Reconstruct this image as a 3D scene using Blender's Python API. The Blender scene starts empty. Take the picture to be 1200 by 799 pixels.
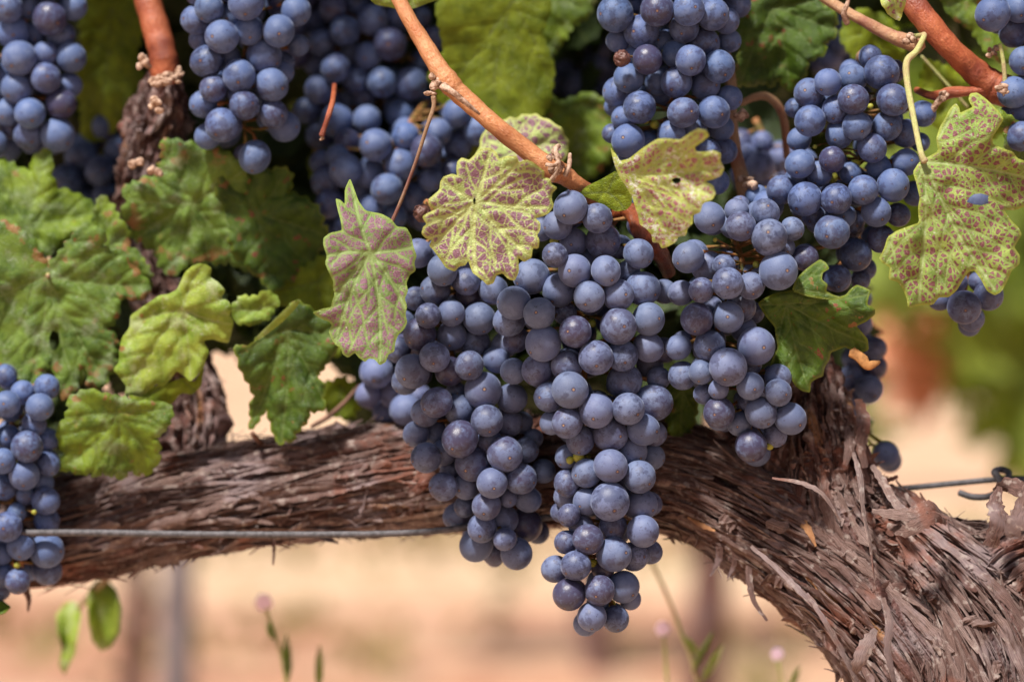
import bpy, math, random
import numpy as np
from mathutils import Vector, Matrix, Quaternion
from mathutils.geometry import delaunay_2d_cdt

# ------------------------------------------------------------------ camera, sky, sun, exposure
S = bpy.context.scene
COL = S.collection
cam_d = bpy.data.cameras.new('camera')
cam = bpy.data.objects.new('camera', cam_d); COL.objects.link(cam)
cam.location = (0, -1, 0); cam.rotation_euler = (math.radians(90), 0, 0)
cam_d.lens = 90; cam_d.sensor_width = 36
cam_d.clip_start = 0.05; cam_d.clip_end = 2000
cam_d.dof.use_dof = True; cam_d.dof.focus_distance = 0.994; cam_d.dof.aperture_fstop = 4.5
S.camera = cam

SUN_EL, SUN_AZ = 56, -148        # azimuth measured clockwise from +Y (the view direction): behind and left of the camera
w = bpy.data.worlds.new('World'); S.world = w; w.use_nodes = True
nt = w.node_tree; nt.nodes.clear()
wo = nt.nodes.new('ShaderNodeOutputWorld'); bg = nt.nodes.new('ShaderNodeBackground')
sky = nt.nodes.new('ShaderNodeTexSky'); sky.sky_type = 'NISHITA'; sky.sun_disc = False
sky.sun_elevation = math.radians(SUN_EL); sky.sun_rotation = math.radians(SUN_AZ)
sky.air_density = 1.0; sky.dust_density = 2.5; sky.ozone_density = 1.0
bg.inputs['Strength'].default_value = 0.05
nt.links.new(sky.outputs[0], bg.inputs[0]); nt.links.new(bg.outputs[0], wo.inputs[0])
sd = bpy.data.lights.new('sun', 'SUN'); sun = bpy.data.objects.new('sun', sd); COL.objects.link(sun)
sd.energy = 4.9; sd.angle = math.radians(6); sd.color = (1.0, 0.95, 0.87)
el, az = math.radians(SUN_EL), math.radians(SUN_AZ)
sdir = Vector((math.sin(az)*math.cos(el), math.cos(az)*math.cos(el), math.sin(el)))
sun.rotation_euler = (-sdir).to_track_quat('-Z', 'Y').to_euler()
S.view_settings.view_transform = 'Standard'; S.view_settings.look = 'None'
S.view_settings.exposure = 0.62; S.view_settings.gamma = 1.0; S.view_settings.use_curve_mapping = False

rnd = random.Random(7)
K = 3000.0
def P(px, py, y):
    return Vector(((px-600)/K*(1+y), y, (399.5-py)/K*(1+y)))

# ------------------------------------------------------------------ helpers
def tag(o, label=None, cat=None, group=None, kind=None):
    if label: o['label'] = label
    if cat: o['category'] = cat
    if group: o['group'] = group
    if kind: o['kind'] = kind
    return o
def empty(name, loc, label, cat, group=None):
    o = bpy.data.objects.new(name, None); COL.objects.link(o)
    o.empty_display_size = .01; o.location = loc
    return tag(o, label, cat, group)
def mesh_ob(name, verts, faces, mat, parent=None, smooth=True, origin=None, attrs=None, uv=None):
    """verts in world space; the object sits at origin (or at its parent's place)"""
    V = np.array([tuple(v) for v in verts], dtype=np.float64) if not isinstance(verts, np.ndarray) else verts.copy()
    off = np.zeros(3)
    if parent is not None:
        off = np.array(world_loc(parent))
    elif origin is not None:
        off = np.array(tuple(origin))
    V = V - off
    me = bpy.data.meshes.new(name)
    me.from_pydata(V.tolist(), [], [tuple(int(i) for i in f) for f in faces])
    if smooth:
        me.polygons.foreach_set('use_smooth', [True]*len(me.polygons))
    if attrs:
        for k, a in attrs.items():
            at = me.attributes.new(k, 'FLOAT', 'POINT'); at.data.foreach_set('value', np.asarray(a, dtype=np.float32))
    if uv is not None:
        ul = me.uv_layers.new(name='UVMap')
        li = np.empty(len(me.loops), dtype=np.int32); me.loops.foreach_get('vertex_index', li)
        ul.data.foreach_set('uv', np.asarray(uv, dtype=np.float32)[li].ravel())
    me.materials.append(mat); me.update()
    o = bpy.data.objects.new(name, me); COL.objects.link(o)
    if parent is not None: o.parent = parent
    elif origin is not None: o.location = origin
    return o
def world_loc(o):
    l = Vector(o.location)
    while o.parent is not None:
        o = o.parent; l += Vector(o.location)
    return l

def catmull(pts, n=8):
    """pts: list of tuples of any length; returns a smoothed list"""
    A = [np.array(p, dtype=float) for p in pts]
    if len(A) == 2:
        return [A[0]+(A[1]-A[0])*i/n for i in range(n+1)]
    A = [2*A[0]-A[1]] + A + [2*A[-1]-A[-2]]
    out = []
    for i in range(1, len(A)-2):
        p0, p1, p2, p3 = A[i-1:i+3]
        for k in range(n):
            t = k/n
            out.append(.5*((2*p1)+(-p0+p2)*t+(2*p0-5*p1+4*p2-p3)*t*t+(-p0+3*p1-3*p2+p3)*t**3))
    out.append(A[-2]); return out
def tube_geo(pts, seg=12, n=6, wob=0.0, ridges=0.0, seed=0, V=None, F=None):
    """pts: (px, py, y, r_px) -> closed tapered tube in world space"""
    r_ = random.Random(seed)
    if V is None: V, F = [], []
    C = catmull(pts, n)
    W = [P(c[0], c[1], c[2]) for c in C]; R = [max(.05, c[3])/K*(1+c[2]) for c in C]
    base = len(V); N = len(W)
    T = [(W[min(i+1, N-1)]-W[max(i-1, 0)]).normalized() for i in range(N)]
    ref = Vector((0, -1, 0))
    if abs(T[0].dot(ref)) > .95: ref = Vector((1, 0, 0))
    u = (ref-T[0]*ref.dot(T[0])).normalized()
    ph = [r_.uniform(0, 6.28) for _ in range(6)]
    for i in range(N):
        u = (u-T[i]*u.dot(T[i])).normalized(); v = T[i].cross(u)
        for k in range(seg):
            a = 2*math.pi*k/seg
            rr = R[i]*(1+wob*(math.sin(2*a+ph[0]+i*.35)*.5+math.sin(3*a+ph[1]-i*.22)*.3+math.sin(i*.9+ph[2])*.4+r_.uniform(-.3, .3))
                       + ridges*math.sin(seg/2*a+ph[3])*.5)
            V.append(W[i]+(u*math.cos(a)+v*math.sin(a))*rr)
    for i in range(N-1):
        for k in range(seg):
            a = base+i*seg+k; b = base+i*seg+(k+1) % seg
            F.append((a, b, b+seg, a+seg))
    V.append(W[0]-T[0]*R[0]*.5); V.append(W[-1]+T[-1]*R[-1]*.5)
    c0, c1 = len(V)-2, len(V)-1
    for k in range(seg):
        F.append((c0, base+(k+1) % seg, base+k)); e = base+(N-1)*seg
        F.append((c1, e+k, e+(k+1) % seg))
    return V, F
def blob_geo(c, r, seed, V, F, amp=.3, sq=(1, 1, 1)):
    """small lumpy knob"""
    import bmesh
    bm = bmesh.new(); bmesh.ops.create_icosphere(bm, subdivisions=3, radius=1)
    q = random.Random(seed); d = [(Vector((q.gauss(0, 1), q.gauss(0, 1), q.gauss(0, 1))).normalized(), q.uniform(-1, 1), q.uniform(2, 5)) for _ in range(9)]
    b = len(V)
    for v in bm.verts:
        f = 1+amp*sum(a*math.exp(-k*(1-v.co.dot(n))*2) for n, a, k in d)
        V.append(c+Vector((v.co.x*sq[0], v.co.y*sq[1], v.co.z*sq[2]))*r*max(.3, f))
    for f in bm.faces: F.append(tuple(b+v.index for v in f.verts))
    bm.free()

# vectorised gradient noise, 3-D
_pr = np.random.RandomState(3).permutation(256); _perm = np.concatenate([_pr, _pr, _pr])
_gr = np.random.RandomState(5).normal(size=(256, 3)); _gr /= np.linalg.norm(_gr, axis=1)[:, None]
def noise3(p):
    p = np.asarray(p, dtype=float); i = np.floor(p).astype(int); f = p-i; i &= 255
    u = f*f*f*(f*(f*6-15)+10); res = 0
    for dx in (0, 1):
        for dy in (0, 1):
            for dz in (0, 1):
                h = _perm[_perm[_perm[(i[:, 0]+dx) & 255]+((i[:, 1]+dy) & 255)]+((i[:, 2]+dz) & 255)]
                g = _gr[h]; d = f-np.array([dx, dy, dz])
                wgt = (u[:, 0] if dx else 1-u[:, 0])*(u[:, 1] if dy else 1-u[:, 1])*(u[:, 2] if dz else 1-u[:, 2])
                res = res+wgt*(g*d).sum(1)
    return res*1.6

# ------------------------------------------------------------------ materials
def new_mat(name):
    m = bpy.data.materials.new(name); m.use_nodes = True
    t = m.node_tree; t.nodes.clear()
    return m, NT(t)
class NT:
    def __init__(s, t): s.t = t
    def n(s, typ, **kw):
        nd = s.t.nodes.new(typ)
        for k, v in kw.items(): setattr(nd, k, v)
        return nd
    def l(s, a, b): s.t.links.new(a, b)
    def val(s, x, sock):
        if hasattr(x, 'links'): s.l(x, sock)
        elif x is not None:
            sock.default_value = x
    def math(s, op, a, b=0.0, c=0.0, clamp=False):
        nd = s.n('ShaderNodeMath', operation=op, use_clamp=clamp)
        for i, x in enumerate((a, b, c)): s.val(x, nd.inputs[i])
        return nd.outputs[0]
    def mix(s, f, a, b, mode='MIX'):
        nd = s.n('ShaderNodeMix', data_type='RGBA', blend_type=mode)
        s.val(f, nd.inputs[0])
        for x, i in ((a, 6), (b, 7)):
            if not hasattr(x, 'links'): x = (*x, 1) if len(x) == 3 else x
            s.val(x, nd.inputs[i])
        return nd.outputs[2]
    def noise(s, vec, scale, detail=2, rough=.5, dist=0, out=0):
        nd = s.n('ShaderNodeTexNoise'); s.l(vec, nd.inputs['Vector'])
        nd.inputs['Scale'].default_value = scale; nd.inputs['Detail'].default_value = detail
        nd.inputs['Roughness'].default_value = rough; nd.inputs['Distortion'].default_value = dist
        return nd.outputs[out]
    def ramp(s, x, a, b, lo=0.0, hi=1.0, smooth=True):
        nd = s.n('ShaderNodeMapRange', interpolation_type='SMOOTHSTEP' if smooth else 'LINEAR')
        s.l(x, nd.inputs[0]); s.val(a, nd.inputs[1]); s.val(b, nd.inputs[2]); s.val(lo, nd.inputs[3]); s.val(hi, nd.inputs[4])
        return nd.outputs[0]
    def attr(s, name, out='Fac', typ='GEOMETRY'):
        nd = s.n('ShaderNodeAttribute', attribute_name=name, attribute_type=typ); return nd.outputs[out]
    def vmath(s, op, a, b=None, out=0):
        nd = s.n('ShaderNodeVectorMath', operation=op)
        s.val(a, nd.inputs[0])
        if b is not None: s.val(b, nd.inputs[1])
        return nd.outputs[out]
    def sep(s, v):
        nd = s.n('ShaderNodeSeparateXYZ'); s.l(v, nd.inputs[0]); return nd.outputs
    def comb(s, x, y, z):
        nd = s.n('ShaderNodeCombineXYZ')
        for i, q in enumerate((x, y, z)): s.val(q, nd.inputs[i])
        return nd.outputs[0]
    def bump(s, h, strength, dist):
        nd = s.n('ShaderNodeBump'); nd.inputs['Strength'].default_value = strength; nd.inputs['Distance'].default_value = dist
        s.l(h, nd.inputs['Height']); return nd.outputs[0]
    def princ(s, col, rough, normal=None, spec=.5, **kw):
        nd = s.n('ShaderNodeBsdfPrincipled')
        s.val((*col, 1) if isinstance(col, tuple) and len(col) == 3 else col, nd.inputs['Base Color']); s.val(rough, nd.inputs['Roughness'])
        s.val(spec, nd.inputs['Specular IOR Level'])
        if normal is not None: s.l(normal, nd.inputs['Normal'])
        for k, v in kw.items(): s.val(v, nd.inputs[k.replace('_', ' ')])
        return nd.outputs[0]
    def out(s, sh):
        o = s.n('ShaderNodeOutputMaterial'); s.l(sh, o.inputs[0])

def berry_mat():
    m, t = new_mat('grape_skin')
    oc = t.n('ShaderNodeTexCoord').outputs['Object']
    oi = t.n('ShaderNodeObjectInfo'); R = oi.outputs['Random']
    off = t.vmath('ADD', oc, t.comb(t.math('MULTIPLY', R, 37.0), t.math('MULTIPLY', R, 91.0), t.math('MULTIPLY', R, 13.0)))
    big = t.noise(off, 1.1, 3, .6); med = t.noise(off, 3.2, 4, .65, .6); fine = t.noise(off, 26, 3, .6)
    R2 = t.math('FRACT', t.math('MULTIPLY', R, 17.31)); R3 = t.math('FRACT', t.math('MULTIPLY', R, 53.77))
    # where the bloom has been rubbed off
    lo = t.ramp(R2, 0.0, 1.0, .27, .49, False)
    lo = t.math('ADD', lo, t.ramp(R3, .84, .90, 0, .13))
    wear = t.ramp(big, lo, t.math('ADD', lo, .10), 0.0, 1.0)
    blot = t.ramp(med, t.math('SUBTRACT', lo, .09), t.math('ADD', lo, .05))
    bloom = t.math('MULTIPLY', t.ramp(wear, 0, 1, .55, 1.0), t.ramp(blot, 0, 1, .45, 1.0))
    # scratches
    wv = t.n('ShaderNodeTexVoronoi', feature='DISTANCE_TO_EDGE'); t.l(t.vmath('ADD', off, t.noise(off, 2.0, 2, out=1)), wv.inputs['Vector']); wv.inputs['Scale'].default_value = 1.4
    scr = t.math('MULTIPLY', t.ramp(wv.outputs[0], .0, .022, 1.0, 0.0), t.ramp(t.noise(off, 2.4, 1), .56, .62))
    bloom = t.math('MULTIPLY', bloom, t.math('SUBTRACT', 1.0, t.math('MULTIPLY', scr, .75)))
    # pin-prick lenticels
    vo = t.n('ShaderNodeTexVoronoi'); t.l(off, vo.inputs['Vector']); vo.inputs['Scale'].default_value = 5.5
    dots = t.math('MULTIPLY', t.ramp(vo.outputs['Distance'], .03, .08, 1, 0), t.ramp(t.sep(vo.outputs['Color'])[0], .6, .65))
    bloom = t.math('MULTIPLY', bloom, t.math('SUBTRACT', 1.0, t.math('MULTIPLY', dots, .6)))
    tint = oi.outputs['Color']
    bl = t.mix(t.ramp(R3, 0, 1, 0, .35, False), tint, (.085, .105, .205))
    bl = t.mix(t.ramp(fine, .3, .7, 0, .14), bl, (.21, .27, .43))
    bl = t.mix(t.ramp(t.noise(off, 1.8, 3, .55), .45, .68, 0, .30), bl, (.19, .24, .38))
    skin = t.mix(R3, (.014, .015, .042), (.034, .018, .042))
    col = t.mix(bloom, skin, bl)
    # flower scar at the tip of the berry
    xyz = t.sep(oc)
    d = t.math('SQRT', t.math('ADD', t.math('POWER', xyz[0], 2.0), t.math('POWER', xyz[1], 2.0)))
    d = t.math('ADD', d, t.math('MULTIPLY', t.math('SUBTRACT', fine, .5), .06))
    front = t.math('GREATER_THAN', xyz[2], 0.0)
    ring = t.math('MULTIPLY', t.ramp(d, .10, .15, 1, 0), front)
    dot = t.math('MULTIPLY', t.ramp(d, .045, .07, 1, 0), front)
    col = t.mix(t.math('MULTIPLY', ring, .75), col, (.045, .03, .055))
    col = t.mix(dot, col, t.mix(R2, (.34, .21, .12), (.16, .08, .05)))
    rough = t.ramp(bloom, 0, 1, .27, .60)
    hgt = t.math('ADD', t.math('MULTIPLY', fine, .4), t.math('ADD', big, t.math('MULTIPLY', ring, -.6)))
    nb = t.bump(hgt, .10, .06)
    t.out(t.princ(col, rough, nb, .38, Sheen_Weight=t.math('MULTIPLY', bloom, .28), Sheen_Roughness=.32, Sheen_Tint=(.66, .74, 1, 1),
                  Subsurface_Weight=0.0))
    return m

def leaf_mat(name, base, dark, spots=(.16, .045, .10), spot_amt=0.0, fleck=0.0, brown=0.0, transl=.35, edge=None, vein=(.34, .40, .10), pale=None, cell=11.0, rough=.42, dots=0.0):
    """uv: centimetres on the blade; attributes vd (distance to main veins, mm), v2 (secondary veins), ed (distance to the margin)"""
    m, t = new_mat(name)
    uv = t.n('ShaderNodeTexCoord').outputs['UV']
    vd, v2, ed, off = t.attr('vd'), t.attr('v2'), t.attr('ed'), t.attr('rand')
    q = t.vmath('ADD', uv, t.comb(t.math('MULTIPLY', off, 31.0), t.math('MULTIPLY', off, 17.0), 0.0))
    n1 = t.noise(q, .8, 3, .6); n2 = t.noise(q, 3.0, 4, .65); n3 = t.noise(q, 16, 3, .6)
    qd = t.vmath('ADD', q, t.vmath('MULTIPLY', t.noise(q, 2.6, 2, out=1), (.22, .22, 0)))
    ve = t.n('ShaderNodeTexVoronoi', feature='DISTANCE_TO_EDGE'); t.l(qd, ve.inputs['Vector']); ve.inputs['Scale'].default_value = cell*.36
    vc = t.n('ShaderNodeTexVoronoi'); t.l(qd, vc.inputs['Vector']); vc.inputs['Scale'].default_value = cell*.36
    ve2 = t.n('ShaderNodeTexVoronoi', feature='DISTANCE_TO_EDGE'); t.l(q, ve2.inputs['Vector']); ve2.inputs['Scale'].default_value = cell*1.1
    col = t.mix(t.ramp(n1, .32, .68), dark, base)
    col = t.mix(t.ramp(n2, .45, .75, 0, .45), col, tuple(min(1, c*1.6) for c in base))
    if pale: col = t.mix(t.ramp(t.noise(q, .9, 5, .75), .50, .66, 0, .8), col, pale)
    net = t.math('MULTIPLY', t.ramp(ve2.outputs[0], .0, .09, 1, 0), .35)
    col = t.mix(net, col, t.mix(.5, base, vein))
    if spot_amt > 0:
        rc = t.sep(vc.outputs['Color'])[0]
        patch = t.ramp(t.math('ADD', t.math('MULTIPLY', n1, .85), t.math('MULTIPLY', rc, .25)), .70-.20*spot_amt, .76-.20*spot_amt)
        cellm = t.ramp(t.math('ADD', ve.outputs[0], t.math('MULTIPLY', t.math('SUBTRACT', n3, .5), .10)), .03+dots, .085+dots*1.2)
        keep = t.math('MULTIPLY', t.ramp(vd, .45, 1.3), t.ramp(v2, .25, .75))
        sm = t.math('MULTIPLY', t.math('MULTIPLY', patch, cellm), t.math('MULTIPLY', keep, t.ramp(ed, .3, 1.6)))
        c_s = t.mix(t.ramp(n3, .35, .65), spots, tuple(c*1.7+.03 for c in spots))
        col = t.mix(t.math('MULTIPLY', sm, .9), col, c_s)
    if brown > 0:
        bm_ = t.math('MULTIPLY', t.ramp(t.noise(q, 1.3, 3, .6), .66-.16*brown, .70-.16*brown), t.ramp(ed, 1.0, 9.0, 1.0, .0))
        col = t.mix(t.math('MULTIPLY', bm_, .85), col, t.mix(n3, (.42, .20, .07), (.22, .08, .04)))
    vm = t.math('MAXIMUM', t.ramp(vd, .15, .75, 1, 0), t.ramp(v2, .08, .42, .75, 0))
    col = t.mix(t.math('MULTIPLY', vm, .8), col, vein)
    if edge: col = t.mix(t.ramp(ed, .2, 1.2, .5, 0), col, edge)
    fl = None
    if fleck > 0:
        fn = t.noise(q, 5.5, 5, .75); fm = t.ramp(fn, .70-.12*fleck, .735-.12*fleck)
        fm = t.math('MULTIPLY', fm, t.ramp(t.noise(q, 1.1, 2), .5, .6, .25, 1.0))
        col = t.mix(fm, col, (.62, .60, .52)); fl = fm
    h = t.math('ADD', t.math('MULTIPLY', t.ramp(v2, 0, 1.6), .5), t.math('ADD', t.math('MULTIPLY', t.ramp(ve2.outputs[0], 0, .25), .3), t.math('MULTIPLY', n3, .3)))
    nb = t.bump(h, .55, .0011)
    r = t.ramp(n2, .3, .7, rough-.06, rough+.14)
    a = t.princ(col, r, nb, .45)
    tr = t.n('ShaderNodeBsdfTranslucent'); t.l(t.mix(1.0, col, (1.25, 1.35, .55), 'MULTIPLY'), tr.inputs[0]); t.l(nb, tr.inputs['Normal'])
    mx = t.n('ShaderNodeMixShader'); mx.inputs[0].default_value = transl
    t.l(a, mx.inputs[1]); t.l(tr.outputs[0], mx.inputs[2]); t.out(mx.outputs[0])
    return m

def bark_mat(name='old_bark'):
    m, t = new_mat(name)
    oc = t.n('ShaderNodeTexCoord').outputs['Object']
    c1, c2, rr = t.attr('c1'), t.attr('c2'), t.attr('c3')
    n1 = t.noise(oc, 60, 4, .6); n2 = t.noise(oc, 700, 4, .7); n3 = t.noise(oc, 220, 3, .65)
    fl = t.comb(t.math('MULTIPLY', t.attr('fx'), .9), t.math('MULTIPLY', t.attr('fy'), .9), t.math('MULTIPLY', t.attr('fz'), .07))
    f1 = t.noise(fl, 1.0, 5, .7, .4); f2 = t.noise(fl, .42, 4, .65, .3)
    col = t.mix(t.ramp(c1, -.35, .35), (.075, .030, .027), (.270, .145, .128))
    col = t.mix(t.ramp(c2, -.05, .50, 0, .95), col, (.46, .36, .34))
    col = t.mix(t.ramp(c2, -.65, -.15, .75, 0), col, (.045, .020, .014))
    col = t.mix(t.ramp(rr, .42, .62, 0, .80), col, (.42, .20, .075))
    col = t.mix(t.ramp(n1, .50, .70, 0, .55), col, (.25, .135, .130))
    col = t.mix(t.ramp(n3, .56, .72, 0, .65), col, (.42, .34, .31))
    col = t.mix(t.ramp(n2, .35, .7, .45, 0), col, (.05, .024, .018))
    pt = t.noise(oc, 38, 4, .65); pt2 = t.noise(t.vmath('ADD', oc, (3, 1, 2)), 26, 4, .65)
    col = t.mix(t.ramp(pt, .50, .64, 0, .45), col, (.30, .235, .25)); col = t.mix(t.ramp(pt2, .52, .64, 0, .65), col, (.235, .075, .045))
    col = t.mix(t.ramp(f1, .36, .50, .85, 0), col, (.035, .015, .011))
    col = t.mix(t.ramp(f1, .56, .72, 0, .70), col, (.48, .36, .33))
    col = t.mix(t.ramp(f2, .55, .70, 0, .55), col, (.20, .085, .07))
    nb = t.bump(t.math('ADD', t.math('MULTIPLY', f1, 2.2), t.math('ADD', t.math('MULTIPLY', n2, .7), n3)), .9, .0016)
    t.out(t.princ(col, .78, nb, .25)); return m
def strip_mat():
    m, t = new_mat('peeling_bark')
    oc = t.n('ShaderNodeTexCoord').outputs['Object']; c1 = t.attr('c1'); al = t.n('ShaderNodeTexCoord').outputs['UV']
    u = t.sep(al); q = t.comb(t.math('MULTIPLY', u[0], 14.0), t.math('MULTIPLY', u[1], .9), t.math('MULTIPLY', c1, 60.0))
    s = t.noise(q, 2.2, 4, .7)
    col = t.mix(t.ramp(c1, 0, 1, 0, 1, False), (.115, .050, .040), (.350, .250, .225))
    col = t.mix(t.ramp(s, .38, .58), t.mix(.85, col, (.040, .018, .014)), col)
    pt = t.noise(oc, 38, 4, .65); pt2 = t.noise(t.vmath('ADD', oc, (3, 1, 2)), 26, 4, .65)
    col = t.mix(t.ramp(pt, .50, .64, 0, .45), col, (.34, .27, .285)); col = t.mix(t.ramp(pt2, .52, .64, 0, .6), col, (.25, .085, .05))
    col = t.mix(t.ramp(t.noise(oc, 300, 3), .55, .7, 0, .5), col, (.50, .42, .38))
    t.out(t.princ(col, .75, t.bump(s, .7, .001), .25)); return m
def cane_mat(name, a, b, c, rough=.42):
    m, t = new_mat(name)
    oc = t.n('ShaderNodeTexCoord').outputs['Object']; uv = t.sep(t.n('ShaderNodeTexCoord').outputs['UV'])
    q = t.comb(t.math('MULTIPLY', uv[0], 22.0), t.math('MULTIPLY', uv[1], 9.0), 0.0)
    s = t.noise(q, 1.0, 4, .6); n = t.noise(oc, 90, 3, .6); f = t.noise(oc, 900, 3, .6)
    col = t.mix(t.ramp(s, .3, .7), a, b); col = t.mix(t.ramp(n, .45, .7, 0, .6), col, c)
    col = t.mix(t.ramp(f, .60, .72, 0, .5), col, tuple(x*.4 for x in a))
    fs = t.noise(t.comb(t.math('MULTIPLY', uv[0], 70.0), t.math('MULTIPLY', uv[1], 14.0), 0.0), 1.0, 3, .6)
    col = t.mix(t.ramp(fs, .52, .68, 0, .45), col, tuple(x*.45 for x in a)); col = t.mix(t.ramp(t.noise(oc, 45, 3), .5, .68, 0, .7), col, tuple(x*.6 for x in c))
    t.out(t.princ(col, rough, t.bump(t.math('ADD', t.math('ADD', s, fs), t.math('MULTIPLY', f, .5)), .5, .0010), .4)); return m
def plain(name, col, rough=.6, spec=.4, var=.35, scale=200, metal=0.0, bump=.3, var_col=None):
    m, t = new_mat(name)
    oc = t.n('ShaderNodeTexCoord').outputs['Object']; n = t.noise(oc, scale, 4, .65)
    c = t.mix(t.ramp(n, .3, .7), tuple(x*(1-var) for x in col), var_col or tuple(min(1, x*(1+var)) for x in col))
    t.out(t.princ(c, rough, t.bump(n, bump, .0006), spec, Metallic=metal)); return m

M_BERRY = berry_mat()
M_GREENB = plain('unripe_skin', (.30, .30, .035), .45, .5, .25, 300)
M_STALK = plain('bunch_stalk', (.17, .17, .035), .6, .3, .5, 260, var_col=(.34, .13, .05))
M_DRYB = plain('shrivelled_skin', (.09, .03, .03), .35, .5, .6, 220, var_col=(.20, .09, .07))
M_BARK = bark_mat(); M_STRIP = strip_mat()
M_CANE = cane_mat('orange_cane', (.46, .17, .065), (.62, .29, .13), (.42, .13, .045))
M_CANE_RED = cane_mat('red_cane', (.33, .075, .03), (.45, .14, .06), (.24, .05, .03))
M_CANE_TAN = cane_mat('tan_cane', (.38, .19, .10), (.50, .30, .16), (.30, .08, .06))
M_PET_G = cane_mat('green_petiole', (.40, .42, .12), (.52, .50, .22), (.50, .28, .20))
M_PET_R = cane_mat('brown_petiole', (.30, .17, .10), (.38, .24, .14), (.28, .08, .07))
M_TWIG = plain('dry_twig', (.16, .085, .06), .7, .2, .4, 200)
M_NODE = plain('bud_scale', (.34, .16, .085), .8, .2, .55, 500, var_col=(.60, .42, .32), bump=.9)
M_WIRE = plain('galvanised_wire', (.085, .078, .085), .6, .3, .4, 400, metal=.0)

M_L1 = leaf_mat('spotted_leaf', (.45, .50, .19), (.34, .43, .13), (.17, .055, .115), 1.5, .75, 0, .28, edge=(.46, .44, .06), vein=(.54, .58, .24), cell=9.5)
M_L2 = leaf_mat('purple_leaf', (.25, .34, .10), (.16, .25, .06), (.20, .08, .135), 1.75, .6, 0, .28, edge=(.34, .44, .07), vein=(.34, .44, .16), cell=12)
M_L3 = leaf_mat('flecked_leaf', (.44, .48, .13), (.34, .42, .09), (.25, .06, .11), 1.5, 1.6, 0, .28, edge=(.48, .48, .06), vein=(.44, .50, .12), cell=12, dots=.03)
M_L5 = leaf_mat('dotted_leaf', (.33, .42, .09), (.17, .27, .045), (.16, .03, .06), 1.75, .8, 0, .3, edge=(.46, .46, .06), vein=(.40, .46, .20), cell=12, dots=.055)
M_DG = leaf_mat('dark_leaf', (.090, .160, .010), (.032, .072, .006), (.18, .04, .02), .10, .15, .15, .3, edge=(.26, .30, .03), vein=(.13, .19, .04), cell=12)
M_MG = leaf_mat('green_leaf', (.22, .31, .018), (.070, .13, .009), (.22, .10, .05), 0, .25, .35, .35, vein=(.20, .29, .06), pale=(.28, .35, .17))
M_BG = leaf_mat('blue_green_leaf', (.175, .275, .030), (.060, .130, .012), (.20, .10, .05), 0, .40, .7, .3, vein=(.22, .31, .09), pale=(.30, .37, .22))
M_LG = leaf_mat('bright_leaf', (.36, .45, .06), (.18, .29, .022), (.26, .13, .10), 0, .7, .2, .35, vein=(.36, .44, .14), pale=(.48, .52, .30))
M_YG = leaf_mat('yellow_green_leaf', (.34, .40, .022), (.19, .26, .014), (.22, .12, .03), 0, 0, 0, .55, vein=(.20, .24, .05))
M_FOL = leaf_mat('shaded_leaf', (.034, .060, .008), (.018, .034, .006), transl=.2, vein=(.10, .13, .03))  # base colour darkened so gaps behind the bunches read as shade
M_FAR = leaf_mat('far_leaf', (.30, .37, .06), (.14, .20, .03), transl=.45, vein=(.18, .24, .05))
M_RUST = plain('rust_leaf', (.62, .27, .15), .6, .3, .35, 30, bump=0)
M_WEED = leaf_mat('weed_leaf', (.30, .22, .09), (.16, .13, .045), transl=.2, vein=(.3, .26, .12))
M_DRYTIP = plain('dry_leaf_tip', (.36, .17, .06), .6, .3, .4, 250)

# ------------------------------------------------------------------ ground and far rows
def ground():
    m, t = new_mat('dry_ground')
    oc = t.n('ShaderNodeTexCoord').outputs['Object']
    n1 = t.noise(t.vmath('MULTIPLY', oc, (.35, 1.6, 1)), .55, 3, .55); n2 = t.noise(oc, 3, 5, .7); n3 = t.noise(oc, 60, 3)
    col = t.mix(t.ramp(n1, .40, .60), (.40, .175, .115), (.62, .44, .29))
    col = t.mix(t.ramp(n2, .35, .7, 0, .5), col, (.68, .54, .38)); col = t.mix(t.ramp(n3, .4, .7, 0, .25), col, (.30, .19, .10))
    t.out(t.princ(col, .95, t.bump(n3, .5, .02), .1))
    V, F = [], []; n = 60
    xs = [math.copysign(abs(i/n*2-1)**2.5, i/n*2-1)*900 for i in range(n+1)]
    for j in range(n+1):
        for i in range(n+1):
            x, y = xs[i], xs[j]; d = math.hypot(x, y)
            V.append(Vector((x, y, -.80+.02*math.sin(x*1.3+y)*min(1, d/3) + max(0, (y-30))*.03)))
    for j in range(n):
        for i in range(n):
            a = j*(n+1)+i; F.append((a, a+1, a+n+2, a+n+1))
    o = mesh_ob('ground', V, F, m); tag(o, 'dry sandy vineyard soil with straw coloured stubble', 'ground', kind='structure')
ground()

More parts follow.
